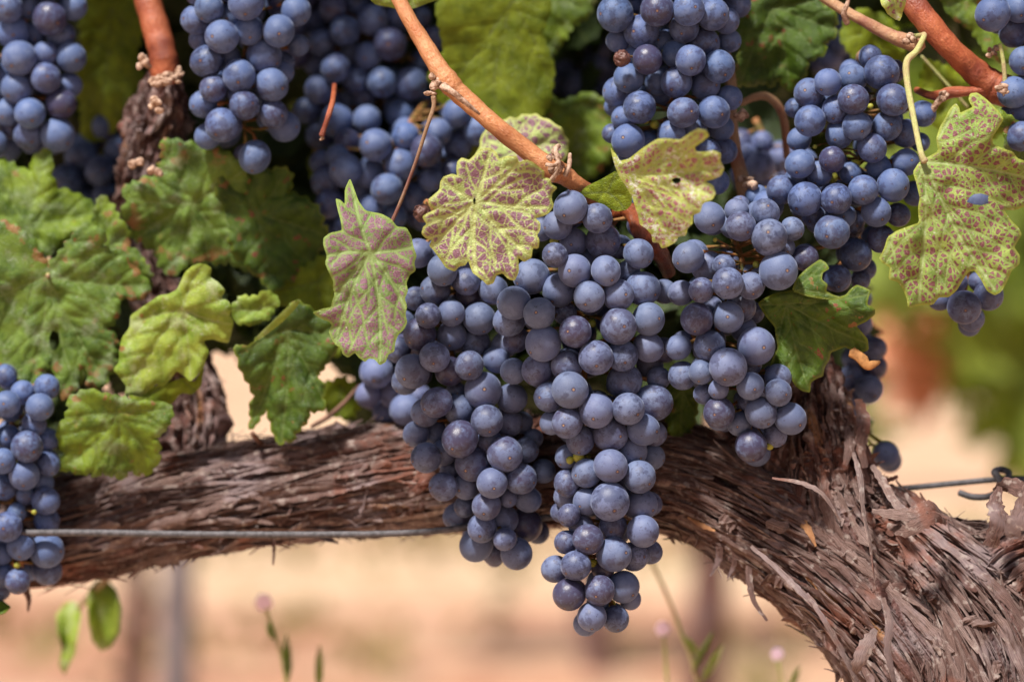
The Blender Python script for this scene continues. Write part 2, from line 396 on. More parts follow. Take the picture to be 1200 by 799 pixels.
def leaf_outline(r, lobes=5, seed=0, n=44):
    q = random.Random(seed); out = []
    for i in range(n):
        a = 2*math.pi*i/n + .5*math.pi
        f = .78+.22*math.cos(lobes*(a-.5*math.pi))
        d = abs(math.atan2(math.sin(a+.5*math.pi), math.cos(a+.5*math.pi)))   # petiole sinus
        f *= 1-.72*math.exp(-(d/.22)**2)
        f *= (1+.07*(1 if i % 2 else -1))*q.uniform(.95, 1.05)
        out.append((r*f*math.cos(a), r*f*math.sin(a)))
    return out
PROTO = [leaf_outline(1, 5, s) for s in range(5)]
def scatter_leaves(name, specs, mat, label, cat, kind='stuff', parent=None, rings=2, origin=None):
    """specs: (centre Vector, radius, quaternion) -> one mesh of many folded, lobed leaves"""
    V, F, vd, rn, ed, UV = [], [], [], [], [], []
    for (c, r, qt) in specs:
        o = PROTO[rnd.randrange(5)]; fold = rnd.uniform(.1, .5); curl = rnd.uniform(-.4, .35); wv = rnd.uniform(0, 6); rr = rnd.random()
        b = len(V); n = len(o)
        def add(x, y, e):
            z = -fold*abs(x)*.7 + curl*(x*x+y*y) + .08*math.sin(5*math.atan2(y, x)+wv)*math.hypot(x, y)
            V.append(c+(qt@Vector((x*r, y*r, z*r)))); rn.append(rr); UV.append((x*r*100, y*r*100)); ed.append(e*r*1000)
            a = math.atan2(x, y+.15); da = min(abs(a-k) for k in (0, .95, -.95, 1.9, -1.9)); vd.append(da*math.hypot(x, y+.15)*r*1000)
        add(0, -.15, 1)
        for k in range(1, rings+1):
            s = k/rings
            for (x, y) in o: add(x*s, (y+.15)*s-.15, 1-s)
        for i in range(n):
            j = (i+1) % n; F.append((b, b+1+i, b+1+j))
            for k in range(rings-1):
                a0 = b+1+k*n; a1 = a0+n; F.append((a0+i, a1+i, a1+j, a0+j))
    o = mesh_ob(name, V, F, mat, parent, origin=origin, attrs={'vd': vd, 'v2': [9]*len(V), 'ed': ed, 'rand': rn}, uv=UV)
    if label: tag(o, label, cat)
    if kind: tag(o, kind=kind)
    return o
def rquat(down=.6):
    """leaf blade facing roughly the camera, tip hanging down"""
    e = Quaternion((1, 0, 0), math.radians(90)+rnd.gauss(0, down)) @ Quaternion((0, 0, 1), math.pi+rnd.gauss(0, .9))
    return Quaternion((0, 0, 1), rnd.gauss(0, down*1.2)) @ e

# far vine rows: trunks and crowns
def far_vine(px, Y, w, pyb, pyt, label, crown=None, mat=None):
    base = P(px, 399.5, Y); base.z = -.8
    r = empty('grapevine', base, label, 'grapevine', 'far row of vines')
    k = K/(1+Y)*1.0
    zb = 399.5+.8*K/(1+Y)
    V, F = tube_geo([(px+4, zb+20, Y, w*1.15), (px-6, zb*.7+120, Y+.02, w), (px+5, pyb+40, Y, w*.9), (px-3, pyb, Y, w*.85), (px, pyt, Y, w*.6)], 10, 5, .18, 0, int(px))
    n = len(V); mesh_ob('trunk', V, F, mat or M_BARK, r, attrs={'c1': [rnd.uniform(-.3, .3) for _ in range(n)], 'c2': [-.1]*n, 'c3': [0]*n})
    if crown:
        sp = []
        for _ in range(crown[4]):
            x, y = rnd.uniform(crown[0], crown[1]), rnd.uniform(crown[2], crown[3])
            e = (x-crown[0])/(crown[1]-crown[0]); lim = crown[3]-(crown[3]-crown[2])*.25*abs(math.sin(e*7+px))
            if y > lim: y = rnd.uniform(crown[2], lim)
            sp.append((P(x, y, Y+rnd.uniform(-.28, .28)), rnd.uniform(.035, .07), rquat(.9)))
        scatter_leaves('crown', sp, M_FAR, None, None, kind=None, parent=r)
    return r
far_vine(158, 2.6, 17, 640, 380, 'thin brown trunk of a far vine left of the grey post, blurred', (-350, 420, -500, 395, 900))
far_vine(828, 2.7, 24, 620, 380, 'brown blurred trunk of a far vine under the gap right of the central bunches', (400, 1010, -500, 395, 900))
far_vine(1420, 2.6, 24, 620, 380, 'leafy far vine at the right edge of the picture', (1000, 1750, -500, 500, 1500))
far_vine(700, 5.2, 20, 560, 380, 'reddish trunk in the second far row, faintly seen below the bunches', (350, 1300, 150, 400, 500))

def far_post():
    Y = 2.5; b = P(208, 399.5, Y); b.z = -.8
    r = empty('trellis_post', b, 'grey weathered trellis post standing in the far row at lower left', 'post')
    V, F = tube_geo([(208, 1130, Y, 20), (207, 800, Y, 20), (209, 640, Y, 20), (208, 430, Y, 20)], 12, 4, .06)
    mesh_ob('post_shaft', V, F, plain('grey_wood', (.17, .14, .15), .8, .2, .4, 30), r)
    V, F = tube_geo([(187, 470, Y-.02, 3), (208, 470, Y-.035, 3), (229, 470, Y-.02, 3)], 6, 3)
    mesh_ob('wire_clip', V, F, M_WIRE, r)
far_post()
# rust coloured leaves hanging in the far row at the right
sp = [(P(rnd.gauss(1082, 13), rnd.gauss(405, 26), 2.2+rnd.uniform(-.1, .1)), rnd.uniform(.030, .05), rquat(.5)) for _ in range(60)]
o = scatter_leaves('dead_leaves', sp, M_RUST, 'clump of rust orange dead leaves, far blurred, right of the dark bunch', 'dead leaves', kind=None, origin=P(1082, 400, 2.2))
sp = [(P(rnd.uniform(1030, 1400), rnd.triangular(60, 600, 330), rnd.uniform(1.8, 2.6)), rnd.uniform(.045, .075), rquat(.8)) for _ in range(380)]
sp = [s for s in sp if not (abs((s[0].x/(1+s[0].y))*K+600-1082) < 48 and abs(399.5-s[0].z/(1+s[0].y)*K-405) < 60) and (399.5-s[0].z/(1+s[0].y)*K < 400+150*max(0, min(1, ((s[0].x/(1+s[0].y))*K+600-1090)/90)))]
scatter_leaves('distant_foliage', sp, M_FAR, 'soft yellow green foliage of another vine beyond the right edge', 'foliage', 'stuff')

sp = []
for _ in range(210):
    x, y = rnd.uniform(-2.6, 2.6), rnd.choice((2.5, 5.2, 8.0))+rnd.gauss(0, .35)
    for k in range(5): sp.append((Vector((x+rnd.gauss(0, .06), y+rnd.gauss(0, .06), -.78+rnd.uniform(0, .16))), rnd.uniform(.02, .05), rquat(1.2)))
scatter_leaves('weeds', sp, M_WEED, 'low dry weeds in strips under the far rows', 'weeds', 'stuff')
# ------------------------------------------------------------------ foliage mass of this vine behind the bunches, shading canopy added above
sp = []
def low(px):
    if px < 240: return 455
    if px < 420: return 425
    if px < 770: return 500
    if px < 1000: return 470
    if px < 1040: return 250
    return 90
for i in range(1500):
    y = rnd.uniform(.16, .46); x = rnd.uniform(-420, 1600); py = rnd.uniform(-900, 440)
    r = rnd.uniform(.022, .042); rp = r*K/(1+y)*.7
    if py+rp > min(low(x-rp*.7), low(x+rp*.7)): continue
    sp.append((P(x, py, y), r, rquat(.55)))
for i in range(60):  # from here small dark leaves are added to deepen bright gaps like shade
    sp.append((P(rnd.uniform(25, 115), rnd.uniform(440, 545), rnd.uniform(.125, .17)), rnd.uniform(.009, .014), rquat(.5)))
for i in range(40):
    sp.append((P(rnd.uniform(595, 665), rnd.uniform(400, 475), rnd.uniform(.13, .18)), rnd.uniform(.010, .016), rquat(.4)))
for i in range(110):
    sp.append((P(rnd.uniform(228, 400), rnd.uniform(322, 398), rnd.uniform(.13, .22)), rnd.uniform(.010, .017), rquat(.5)))
for i in range(110):
    sp.append((P(rnd.uniform(-30, 205), rnd.uniform(250, 440), rnd.uniform(.13, .22)), rnd.uniform(.014, .024), rquat(.5)))
for i in range(700):                                       # lower fringe of dark leaves, added to close gaps behind the central bunches
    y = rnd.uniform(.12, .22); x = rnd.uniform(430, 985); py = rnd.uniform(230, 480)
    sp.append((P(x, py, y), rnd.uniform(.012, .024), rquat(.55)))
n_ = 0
while n_ < 900:                                            # unseen canopy added overhead to shade the back, cut along the sun's slant
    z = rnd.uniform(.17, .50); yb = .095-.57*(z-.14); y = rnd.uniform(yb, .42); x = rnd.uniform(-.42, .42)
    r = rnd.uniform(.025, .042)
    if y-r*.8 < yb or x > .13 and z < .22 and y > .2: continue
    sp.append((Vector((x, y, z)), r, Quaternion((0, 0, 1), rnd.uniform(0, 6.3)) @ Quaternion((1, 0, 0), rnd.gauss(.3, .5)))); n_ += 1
FOLIAGE = scatter_leaves('vine_foliage', sp, M_FOL, 'dense foliage coloured dark for shade behind the hanging bunches, with unseen shading leaves added above', 'foliage', 'stuff')

# ------------------------------------------------------------------ old wood
CH = [  # px, py, y, radius px
    [(-160, 650, .10, 44), (-60, 642, .10, 46), (80, 622, .095, 52), (200, 594, .09, 56), (320, 576, .085, 54), (450, 562, .08, 56), (600, 556, .075, 56), (720, 550, .068, 58), (800, 562, .058, 58), (860, 590, .05, 60), (940, 640, .042, 66), (1010, 695, .035, 72), (1072, 765, .03, 80), (1110, 860, .03, 100)],
    [(1150, 1100, .04, 128), (1145, 900, .035, 124), (1140, 800, .032, 118), (1130, 738, .03, 96), (1102, 682, .032, 68), (1062, 634, .036, 44), (1018, 586, .042, 26)],
    [(1140, 790, .035, 100), (1160, 715, .035, 84), (1215, 675, .04, 66), (1300, 645, .05, 54), (1450, 630, .06, 50)],
    [(1000, 660, .04, 74), (972, 592, .042, 58), (966, 535, .045, 43), (960, 490, .048, 34), (957, 452, .05, 25), (957, 425, .052, 16)],
    [(1010, 650, .04, 52), (1080, 672, .038, 58), (1150, 690, .036, 70)],
    [(820, 560, .06, 56), (890, 548, .055, 52), (960, 545, .05, 46)],
    [(212, 590, .095, 46), (225, 520, .10, 40), (222, 455, .105, 32), (195, 380, .11, 26), (170, 310, .11, 22), (162, 240, .105, 20), (172, 195, .10, 26), (184, 150, .095, 36), (190, 118, .09, 30), (193, 92, .085, 20)],
]
class Chain:
    def __init__(s, pts):
        C = catmull(pts, 10); s.W = np.array([tuple(P(c[0], c[1], c[2])) for c in C]); s.R = np.array([c[3]/K*(1+c[2]) for c in C])
        N = len(C); T = np.array([s.W[min(i+1, N-1)]-s.W[max(i-1, 0)] for i in range(N)]); s.T = T/np.linalg.norm(T, axis=1)[:, None]
        u = np.array([0, -1, 0.]); s.U = []
        for i in range(N):
            u = u-s.T[i]*u.dot(s.T[i]); u /= np.linalg.norm(u); s.U.append(u.copy())
        s.U = np.array(s.U); s.V = np.cross(s.T, s.U)
        s.L = np.concatenate([[0], np.cumsum(np.linalg.norm(s.W[1:]-s.W[:-1], axis=1))])
    def at(s, l):
        f = np.interp(l, s.L, np.arange(len(s.L))); i = np.minimum(f.astype(int), len(s.L)-2); t = (f-i)
        g = lambda A: A[i]*(1-t)[:, None]+A[i+1]*t[:, None]
        return g(s.W), s.R[i]*(1-t)+s.R[i+1]*t, g(s.T), g(s.U), g(s.V)
    def project(s, X):
        best = np.full(len(X), 1e9); l = np.zeros(len(X))
        for i in range(len(s.W)-1):
            a, b = s.W[i], s.W[i+1]; ab = b-a; t = np.clip(((X-a)@ab)/(ab@ab), 0, 1)
            d = np.linalg.norm(X-(a+t[:, None]*ab), axis=1); m = d < best
            best[m] = d[m]; l[m] = s.L[i]+t[m]*np.linalg.norm(ab)
        return l, best
CHAINS = [Chain(c) for c in CH]
def flow(l, th, seed):
    """bends the grain so that it wanders round the stem"""
    return th + .55*noise3(np.stack([l*14+seed, np.cos(th), np.sin(th)], 1)) + l*2.2
def trunk():
    V, F = [], []
    for i, c in enumerate(CH): tube_geo(c, 28, 8, .03, 0, i, V, F)
    base = P(1145, 900, .03); base.z = -.30
    # lower trunk down to the soil
    low_pts = [(1150, 1000, .04, 126), (1160, 1500, .05, 120), (1150, 2200, .05, 130), (1150, 2900, .05, 150)]
    tube_geo(low_pts, 28, 8, .05, 0, 9, V, F)
    me = bpy.data.meshes.new('tmp'); me.from_pydata([tuple(v) for v in V], [], F)
    tmp = bpy.data.objects.new('tmp', me); COL.objects.link(tmp)
    md = tmp.modifiers.new('r', 'REMESH'); md.mode = 'VOXEL'; md.voxel_size = .00075
    ev = tmp.evaluated_get(bpy.context.evaluated_depsgraph_get()); m2 = bpy.data.meshes.new_from_object(ev)
    X = np.empty(len(m2.vertices)*3); m2.vertices.foreach_get('co', X); X = X.reshape(-1, 3)
    Nn = np.empty(len(X)*3); m2.vertices.foreach_get('normal', Nn); Nn = Nn.reshape(-1, 3)
    faces = [tuple(p.vertices) for p in m2.polygons]
    bpy.data.objects.remove(tmp); bpy.data.meshes.remove(me); bpy.data.meshes.remove(m2)
    print('trunk verts', len(X))
    FX = np.zeros((len(X), 3)); best = np.zeros(len(X))
    H = np.zeros(len(X)); C1 = np.zeros(len(X)); C2 = np.zeros(len(X)); C3 = np.zeros(len(X)); Wt = np.zeros(len(X))+1e-9
    allc = CHAINS+[Chain(low_pts)]
    for k, c in enumerate(allc):
        l, d = c.project(X); Cc, R, T, U, Vv = c.at(l)
        wgt = np.exp(-np.maximum(0, np.abs(d-R))/.0035); m = wgt > .01
        if not m.any(): continue
        if k == 5: wgt = wgt*.04
        l, R, T, U, Vv, Cc, wm = l[m], R[m], T[m], U[m], Vv[m], Cc[m], wgt[m]
        D = X[m]-Cc; th = np.arctan2((D*Vv).sum(1), (D*U).sum(1)); th = flow(l, th, k*7.1)
        mult = 1000.0
        def nz(ac, al, s):   # across mm, along mm
            r_ = np.mean(R)*mult
            return noise3(np.stack([np.cos(th)*r_/ac+s*3.1, np.sin(th)*r_/ac+k*5.3, l*mult/al+s*1.7], 1))
        a = nz(9, 60, 1); b = nz(3.6, 30, 2); e = nz(1.6, 14, 3); g = nz(22, 45, 4); f = nz(2.4, 5.5, 8)
        ridge = 1-np.abs(b)*2.6; rid2 = 1-np.abs(e)*2.4
        plates = np.floor((a+.9*b)*4.2)/4.2
        rough_zone = np.clip((Cc[:, 2]-P(0, 500, .05).z)/.02, 0, 1) if k == 3 else (np.ones(len(l)) if k == 6 else (.35*np.ones(len(l)) if k in (2, 4, 5) else np.zeros(len(l))))
        mi = np.where(m)[0]; up = wm > best[mi]; r0 = np.mean(R)*mult; FX[mi[up]] = np.stack([np.cos(th)*r0, np.sin(th)*r0, l*mult+k*500], 1)[up]; best[mi[up]] = wm[up]
        crk = np.clip(1-np.abs(nz(7, 55, 9))/.07, 0, 1); crk2 = np.clip(1-np.abs(nz(3.2, 26, 10))/.09, 0, 1)
        h = (g*.0040+plates*.0034+ridge*.0010+rid2*.0005-crk*.0042-crk2*.0016+f*(.0005+.0028*rough_zone))
        H[m] += wm*h; Wt[m] += wm
        C1[m] += wm*(a*.4+nz(2.6, 28, 5)); C2[m] += wm*(nz(1.7, 24, 6)+.5*e); C3[m] += wm*nz(6, 34, 7)
    H /= Wt; C1 /= Wt; C2 /= Wt; C3 /= Wt
    X2 = X+Nn*H[:, None]
    root = empty('grapevine', Vector((P(1150, 0, .05).x, .05, -.8)), 'gnarled grapevine with peeling purple brown bark, its arm running left behind the bunches', 'grapevine')
    mesh_ob('trunk', X2, faces, M_BARK, root, attrs={'c1': C1, 'c2': C2, 'c3': C3, 'fx': FX[:, 0], 'fy': FX[:, 1], 'fz': FX[:, 2]})
    from mathutils.bvhtree import BVHTree
    global BVH; BVH = BVHTree.FromPolygons([tuple(v) for v in X2], faces)
    return root
VINE = trunk()

def surf(px, py, default=.03):
    o_ = Vector((0, -1, 0)); d = (P(px, py, 0)-o_).normalized(); h = BVH.ray_cast(o_, d)
    return h[0].y if h[0] is not None else default
def ribbons():
    q = np.random.RandomState(11); V, F, cc, UV = [], [], [], []
    dens = {0: 2300, 1: 1100, 2: 420, 3: 500, 4: 250, 5: 0, 6: 130}
    for k, c in enumerate(CHAINS):
        for _ in range(dens[k]):
            L = min(q.uniform(.008, .055)*(1.4 if k in (0, 1) else 1), c.L[-1]*.7); l0 = q.uniform(0, c.L[-1]-L)
            if k in (3, 6): L *= .5
            th0 = q.uniform(-2.3, 2.3); w = q.uniform(.00012, .0009)*(1 if q.rand() < .80 else 3.2); n = max(6, int(L/.0022))
            t = np.linspace(0, 1, n); l = l0+t*L
            Cc, R, T, U, Vv = c.at(l)
            base_th = th0-2.2*l + (.35*noise3(np.stack([l*16+_*.7, np.full(n, th0*2), np.full(n, k*3.)], 1)))
            base_th = base_th+2.2*l0
            flake = q.rand() < {0: .08, 1: .14, 2: .2, 3: .5, 4: .4, 5: 0, 6: .4}[k]
            if flake: l = l0+t*min(L, q.uniform(.004, .012)); w = q.uniform(.0010, .0030); Cc, R, T, U, Vv = c.at(l)
            w_t = w*(np.minimum(1, np.minimum(t, 1-t)*9+.3))*(.65+.6*q.rand(n))
            lift = .0004+.0026*q.rand()+.0014*noise3(np.stack([t*4, np.full(n, _*1.3), np.full(n, 2.)], 1))
            cu = q.uniform(0, .006)*(1 if q.rand() < .45 else .15); e0, e1 = q.rand() < .5, q.rand() < .5
            lift = lift+cu*(e0*np.clip(1-t*3.5, 0, 1)**2+e1*np.clip(t*3.5-2.5, 0, 1)**2)
            tw = q.uniform(-.9, .9)+t*q.uniform(-1.2, 1.2); colr = np.clip(q.beta(1.6, 1.9), 0, 1)
            b = len(V)
            for i in range(n):
                rad = U[i]*math.cos(base_th[i])+Vv[i]*math.sin(base_th[i]); tan = -U[i]*math.sin(base_th[i])+Vv[i]*math.cos(base_th[i])
                for s in (-1, -.33, .33, 1):
                    arc = .35*(1-s*s)*w
                    side = tan*math.cos(tw[i])+rad*math.sin(tw[i])
                    p = Cc[i]+rad*(R[i]+lift[i]+arc)+side*s*w_t[i]
                    V.append(p); cc.append(colr); UV.append((s*.5+.5, l[i]*100))
            for i in range(n-1):
                for s in range(3):
                    a = b+i*4+s; F.append((a, a+1, a+5, a+4))
    o = mesh_ob('peeling_bark', np.array(V), F, M_STRIP, VINE, attrs={'c1': cc}, uv=UV)
    md = o.modifiers.new('thickness', 'SOLIDIFY'); md.thickness = .00016; es = o.modifiers.new('crisp', 'EDGE_SPLIT'); es.split_angle = math.radians(50)
ribbons()

def bark_piece(pts, wd, col, twist=0.0, label=None, cup=.14, mat=None, name='bark_strip'):
    """free bark sliver: pts (px,py,y), half widths in px"""
    C = catmull([(*p, w_) for p, w_ in zip(pts, wd)], 8); W = [P(c[0], c[1], c[2]) for c in C]; N = len(W); V, F, UV = [], [], []
    for i in range(N):
        T = (W[min(i+1, N-1)]-W[max(i-1, 0)]).normalized(); v = Vector((0, -1, 0)); side = T.cross(v).normalized(); nrm = side.cross(T)
        a = twist*i/N; s_ = side*math.cos(a)+nrm*math.sin(a); n_ = nrm*math.cos(a)-side*math.sin(a)
        for s in (-1, -.5, 0, .5, 1):
            wj = C[i][3]/K*(1+.22*math.sin(i*2.9+s*3+wd[0])*math.sin(i*1.3+s)); V.append(W[i]+s_*s*wj+n_*(1-s*s)*cup*wj); UV.append((s*.5+.5, i*.12))
    for i in range(N-1):
        for s in range(4): a = i*5+s; F.append((a, a+1, a+6, a+5))
    o = mesh_ob(name, V, F, mat or M_STRIP, VINE, attrs={'c1': [col]*len(V)}, uv=UV)
    md = o.modifiers.new('thickness', 'SOLIDIFY'); md.thickness = .0002; md.offset = 0; es = o.modifiers.new('crisp', 'EDGE_SPLIT'); es.split_angle = math.radians(50)
    if label: o['label'] = label
    return o
bark_piece([(1026, 737, -.008), (1016, 755, -.012), (1006, 776, -.012), (999, 796, -.008)], [3, 9, 8, 1], 1.0, .3, 'pale triangular flake of bark hanging off the trunk')
bark_piece([(878, 655, .03), (878, 680, .025), (884, 705, .022), (899, 727, .02)], [4, 4, 3, 1.5], .3, .4, 'thin curled sliver of bark hanging below the arm')
bark_piece([(843, 640, .03), (842, 656, .03), (832, 675, .03)], [4, 4, 1], .15)
bark_piece([(862, 645, .03), (860, 662, .03), (853, 677, .03)], [3, 3, 1], .15)
bark_piece([(1022, 598, -.005), (1045, 602, -.01), (1070, 602, -.012), (1082, 594, -.01), (1092, 592, -.006), (1103, 600, 0)], [2, 6, 8, 7, 6, 2], .75, .9, 'curled lip of bark standing up from the fork')
bark_piece([(1040, 615, 0), (1060, 622, -.012), (1082, 612, -.015), (1096, 606, -.01), (1108, 612, -.002)], [3, 7, 8, 6, 3], .45, .5)
bark_piece([(1160, 640, .0), (1170, 610, -.004), (1166, 590, -.002), (1172, 570, .0)], [8, 10, 9, 3], .2, .6)
bark_piece([(1172, 622, .0), (1186, 618, -.008), (1198, 600, -.012), (1204, 575, -.012), (1216, 560, -.01)], [4, 12, 12, 10, 4], .35, 1.2, 'dark curled slab of bark at the right edge')
bark_piece([(1165, 575, .01), (1182, 568, .0), (1200, 574, -.004), (1220, 572, 0)], [3, 9, 10, 8], .2, .3)
bark_piece([(1000, 530, .02), (1008, 560, .008), (1012, 600, -.004), (1020, 640, -.012), (1026, 690, -.014)], [2, 4, 3, 3, 1], .8, 1.3)
bark_piece([(1022, 545, .03), (1035, 565, .02), (1050, 590, .008), (1066, 600, .004)], [3, 5, 5, 2], .85, .4)
bark_piece([(905, 560, -.0), (940, 566, -.008), (965, 580, -.012), (985, 610, -.010)], [1, 2.5, 2.5, 1], .9, .5)
bark_piece([(1020, 560, .03), (1040, 562, .035), (1052, 558, .04)], [4, 3, 2], .1)
bark_piece([(1035, 700, -.015), (1042, 730, -.018), (1040, 760, -.018), (1048, 800, -.016)], [2, 5, 5, 4], .7, .8)
bark_piece([(945, 695, -.01), (965, 725, -.012), (985, 760, -.012), (1005, 800, -.01)], [2, 3, 4, 4], .75, .9)
bark_piece([(880, 640, -.0), (910, 665, -.006), (935, 690, -.01), (955, 712, -.01)], [2, 3, 4, 2], .8, .8)
bark_piece([(320, 630, .07), (321, 645, .07), (320, 662, .07)], [3, 2, 1], .1)
bark_piece([(30, 690, .08), (34, 702, .08), (33, 716, .08)], [5, 3, 1], .1)
bark_piece([(1006, 468, .04), (1012, 495, .03), (1008, 520, .026), (1014, 548, .024)], [5, 9, 7, 4], .25, .5)
bark_piece([(992, 500, .03), (996, 520, .024), (990, 545, .02)], [3, 7, 3], .5, .4)
# bare honey coloured wood where the bark has peeled away
def bare_wood():
    m = cane_mat('bare_wood', (.46, .20, .08), (.58, .32, .15), (.20, .08, .04), .6)
    for pp, ww in (([(884, 581), (900, 583), (917, 590), (934, 604), (948, 622), (956, 640)], [2, 6, 7.5, 6, 4, 1]), ([(944, 676), (962, 688), (976, 706), (990, 728)], [1, 5, 5, 1]), ([(806, 606), (822, 615), (838, 622)], [1, 3, 1])):
        o = bark_piece([(x, y, surf(x, y)-.0026) for x, y in pp], ww, .5, 0, 'honey coloured bare wood under lifted bark', .25, m, 'bare_wood')
bare_wood()

# ------------------------------------------------------------------ wires
def wires():
    a = P(300, 625, .06)
    V, F = tube_geo([(-200, 630, .045, 4.2), (60, 624, .045, 4.2), (240, 626, .036, 4.2), (460, 625, .03, 4.0), (560, 616, .032, 4.0), (640, 606, .04, 4.0), (760, 598, .055, 4.0)], 10, 8)
    o = mesh_ob('trellis_wire', V, F, M_WIRE, origin=a); tag(o, 'galvanised wire running along the front of the woody arm at left', 'wire')
    b = P(1150, 565, .07)
    r = empty('trellis_wire', b, 'grey wire with a twisted knot stretched above the fork at right', 'wire')
    V, F = tube_geo([(1000, 577, .06, 3.6), (1060, 572, .06, 3.6), (1120, 566, .058, 3.6), (1165, 562, .056, 3.6), (1220, 560, .055, 3.6), (1500, 552, .05, 3.6)], 10, 6)
    mesh_ob('strand', V, F, M_WIRE, r)
    V, F = tube_geo([(1124, 577, .05, 4), (1140, 582, .048, 4), (1160, 581, .046, 4), (1172, 572, .044, 4.2), (1170, 560, .045, 4.2), (1165, 553, .05, 4), (1172, 550, .055, 4), (1182, 554, .052, 4), (1180, 566, .046, 4), (1190, 571, .048, 4), (1205, 562, .05, 4)], 10, 6)
    mesh_ob('knot', V, F, M_WIRE, r)
wires()

# ------------------------------------------------------------------ leaves traced one by one
def in_poly(x, y, poly):
    px = np.array([p[0] for p in poly]); py = np.array([p[1] for p in poly]); qx = np.roll(px, -1); qy = np.roll(py, -1)
    ins = np.zeros(len(x), bool)
    for a, b, c, d in zip(px, py, qx, qy):
        if b == d: continue
        m = ((b > y) != (d > y)) & (x < (c-a)*(y-b)/(d-b)+a); ins ^= m
    return ins
def seg_dist(x, y, segs):
    best = np.full(len(x), 1e9)
    for (a, b, c, d) in segs:
        vx, vy = c-a, d-b; t = np.clip(((x-a)*vx+(y-b)*vy)/(vx*vx+vy*vy+1e-9), 0, 1)
        best = np.minimum(best, np.hypot(x-a-t*vx, y-b-t*vy))
    return best
def leaf(outline, org, tips, y0, mat, label, slope=(0, 0), bend=0.0, bend_c=None, pucker=1.0, wave=1.0, holes=(), teeth=0.0, grid=2.4, petiole=None, group=None, fold=None, seed=0, category='leaf', pet_mat=None, trim=.0):
    """outline in picture units at the leaf's own distance; slope/bend/wave shape it in depth (metres)"""
    q = random.Random(seed+int(org[0]*7+org[1]))
    pts = [np.array(p, float) for p in outline]
    if teeth:                                                # add serration between the traced points
        new = []
        for a, b in zip(pts, pts[1:]+pts[:1]):
            L = np.linalg.norm(b-a); n = max(1, int(round(L/13))); nrm = np.array([(b-a)[1], -(b-a)[0]])/max(L, 1e-6)
            if np.dot(nrm, (a+b)/2-np.array(org)) < 0: nrm = -nrm
            for i in range(n):
                new.append(a+(b-a)*(i/n)-nrm*teeth*.2); new.append(a+(b-a)*((i+.42)/n)+nrm*teeth*q.uniform(.5, 1.3)); new.append(a+(b-a)*((i+.8)/n)+nrm*teeth*q.uniform(.0, .4))
        pts = new
    ch = []
    for a, b in zip(pts, pts[1:]+pts[:1]): ch += [a*.86+b*.14, a*.14+b*.86]
    loops = [ch]+[[np.array([h[0]+h[2]*math.cos(k*.7)*q.uniform(.8, 1.2), h[1]+h[3]*math.sin(k*.7)*q.uniform(.8, 1.2)]) for k in range(9)] for h in holes]
    vs, es, fixed = [], [], []
    for lp in loops:
        d = []
        for a, b in zip(lp, lp[1:]+lp[:1]):
            n = max(1, int(np.linalg.norm(b-a)/grid)); d += [a+(b-a)*i/n for i in range(n)]
        b0 = len(vs); vs += d; es += [(b0+i, b0+(i+1) % len(d)) for i in range(len(d))]; fixed.append(d)
    B = np.array(fixed[0]); x0, y0_, x1, y1 = B[:, 0].min(), B[:, 1].min(), B[:, 0].max(), B[:, 1].max()
    gx, gy = np.meshgrid(np.arange(x0, x1, grid), np.arange(y0_, y1, grid*.87)); gx = gx+(np.arange(gx.shape[0]) % 2)[:, None]*grid/2
    gx, gy = gx.ravel()+np.random.RandomState(1).uniform(-.25, .25, gx.size)*grid, gy.ravel()
    segB = [(*a, *b) for lp in fixed for a, b in zip(lp, lp[1:]+lp[:1])]
    m = in_poly(gx, gy, fixed[0])
    for h in fixed[1:]: m &= ~in_poly(gx, gy, h)
    gx, gy = gx[m], gy[m]; m = seg_dist(gx, gy, segB) > grid*.55; gx, gy = gx[m], gy[m]
    allv = [Vector((float(v[0]), float(v[1]))) for v in vs]+[Vector((float(a), float(b))) for a, b in zip(gx, gy)]
    rv, re, rf = delaunay_2d_cdt(allv, es, [], 0, 1e-4)[:3]
    X = np.array([v.x for v in rv]); Y = np.array([v.y for v in rv]); F = np.array([f for f in rf if len(f) == 3])
    cx, cy = X[F].mean(1), Y[F].mean(1); m = in_poly(cx, cy, fixed[0])
    for h in fixed[1:]: m &= ~in_poly(cx, cy, h)
    F = F[m]
    # veins
    main, sec = [], []
    for k, tp in enumerate(tips):
        o_, t_ = np.array(org, float), np.array(tp, float); d = t_-o_; L = np.linalg.norm(d); nrm = np.array([-d[1], d[0]])/L
        c_ = q.uniform(-.05, .05)*L; line = [o_+d*s+nrm*c_*math.sin(math.pi*s) for s in np.linspace(0, .97, 7)]
        main += [(*a, *b) for a, b in zip(line, line[1:])]
        ns = max(2, int(L/17))
        for i in range(ns):
            s = .14+.8*i/ns; base = o_+d*s+nrm*c_*math.sin(math.pi*s); sg = 1 if i % 2 else -1
            for g_ in (sg,):
                a = math.radians(q.uniform(42, 52))*g_; dr = np.array([d[0]*math.cos(a)-d[1]*math.sin(a), d[0]*math.sin(a)+d[1]*math.cos(a)])/L
                ln = L*(.55*(1-s)+.12)*q.uniform(.8, 1.15); mid = base+dr*ln*.55; end = base+dr*ln+d/L*ln*.18
                sec += [(*base, *mid), (*mid, *end)]
    mm = 1000/K
    vd = seg_dist(X, Y, main)*mm; v2 = seg_dist(X, Y, sec)*mm if sec else vd; ed = seg_dist(X, Y, [(*a, *b) for a, b in zip(fixed[0], fixed[0][1:]+fixed[0][:1])])*mm
    bc = bend_c or org; rx, ry = X-bc[0], Y-bc[1]; size = max(x1-x0, y1-y0_)
    rr = np.hypot(X-org[0], Y-org[1])/size; th = np.arctan2(Y-org[1], X-org[0])
    dep = y0+(rx*slope[0]+ry*slope[1])/K+bend*(rx*rx+ry*ry)/(size*K)
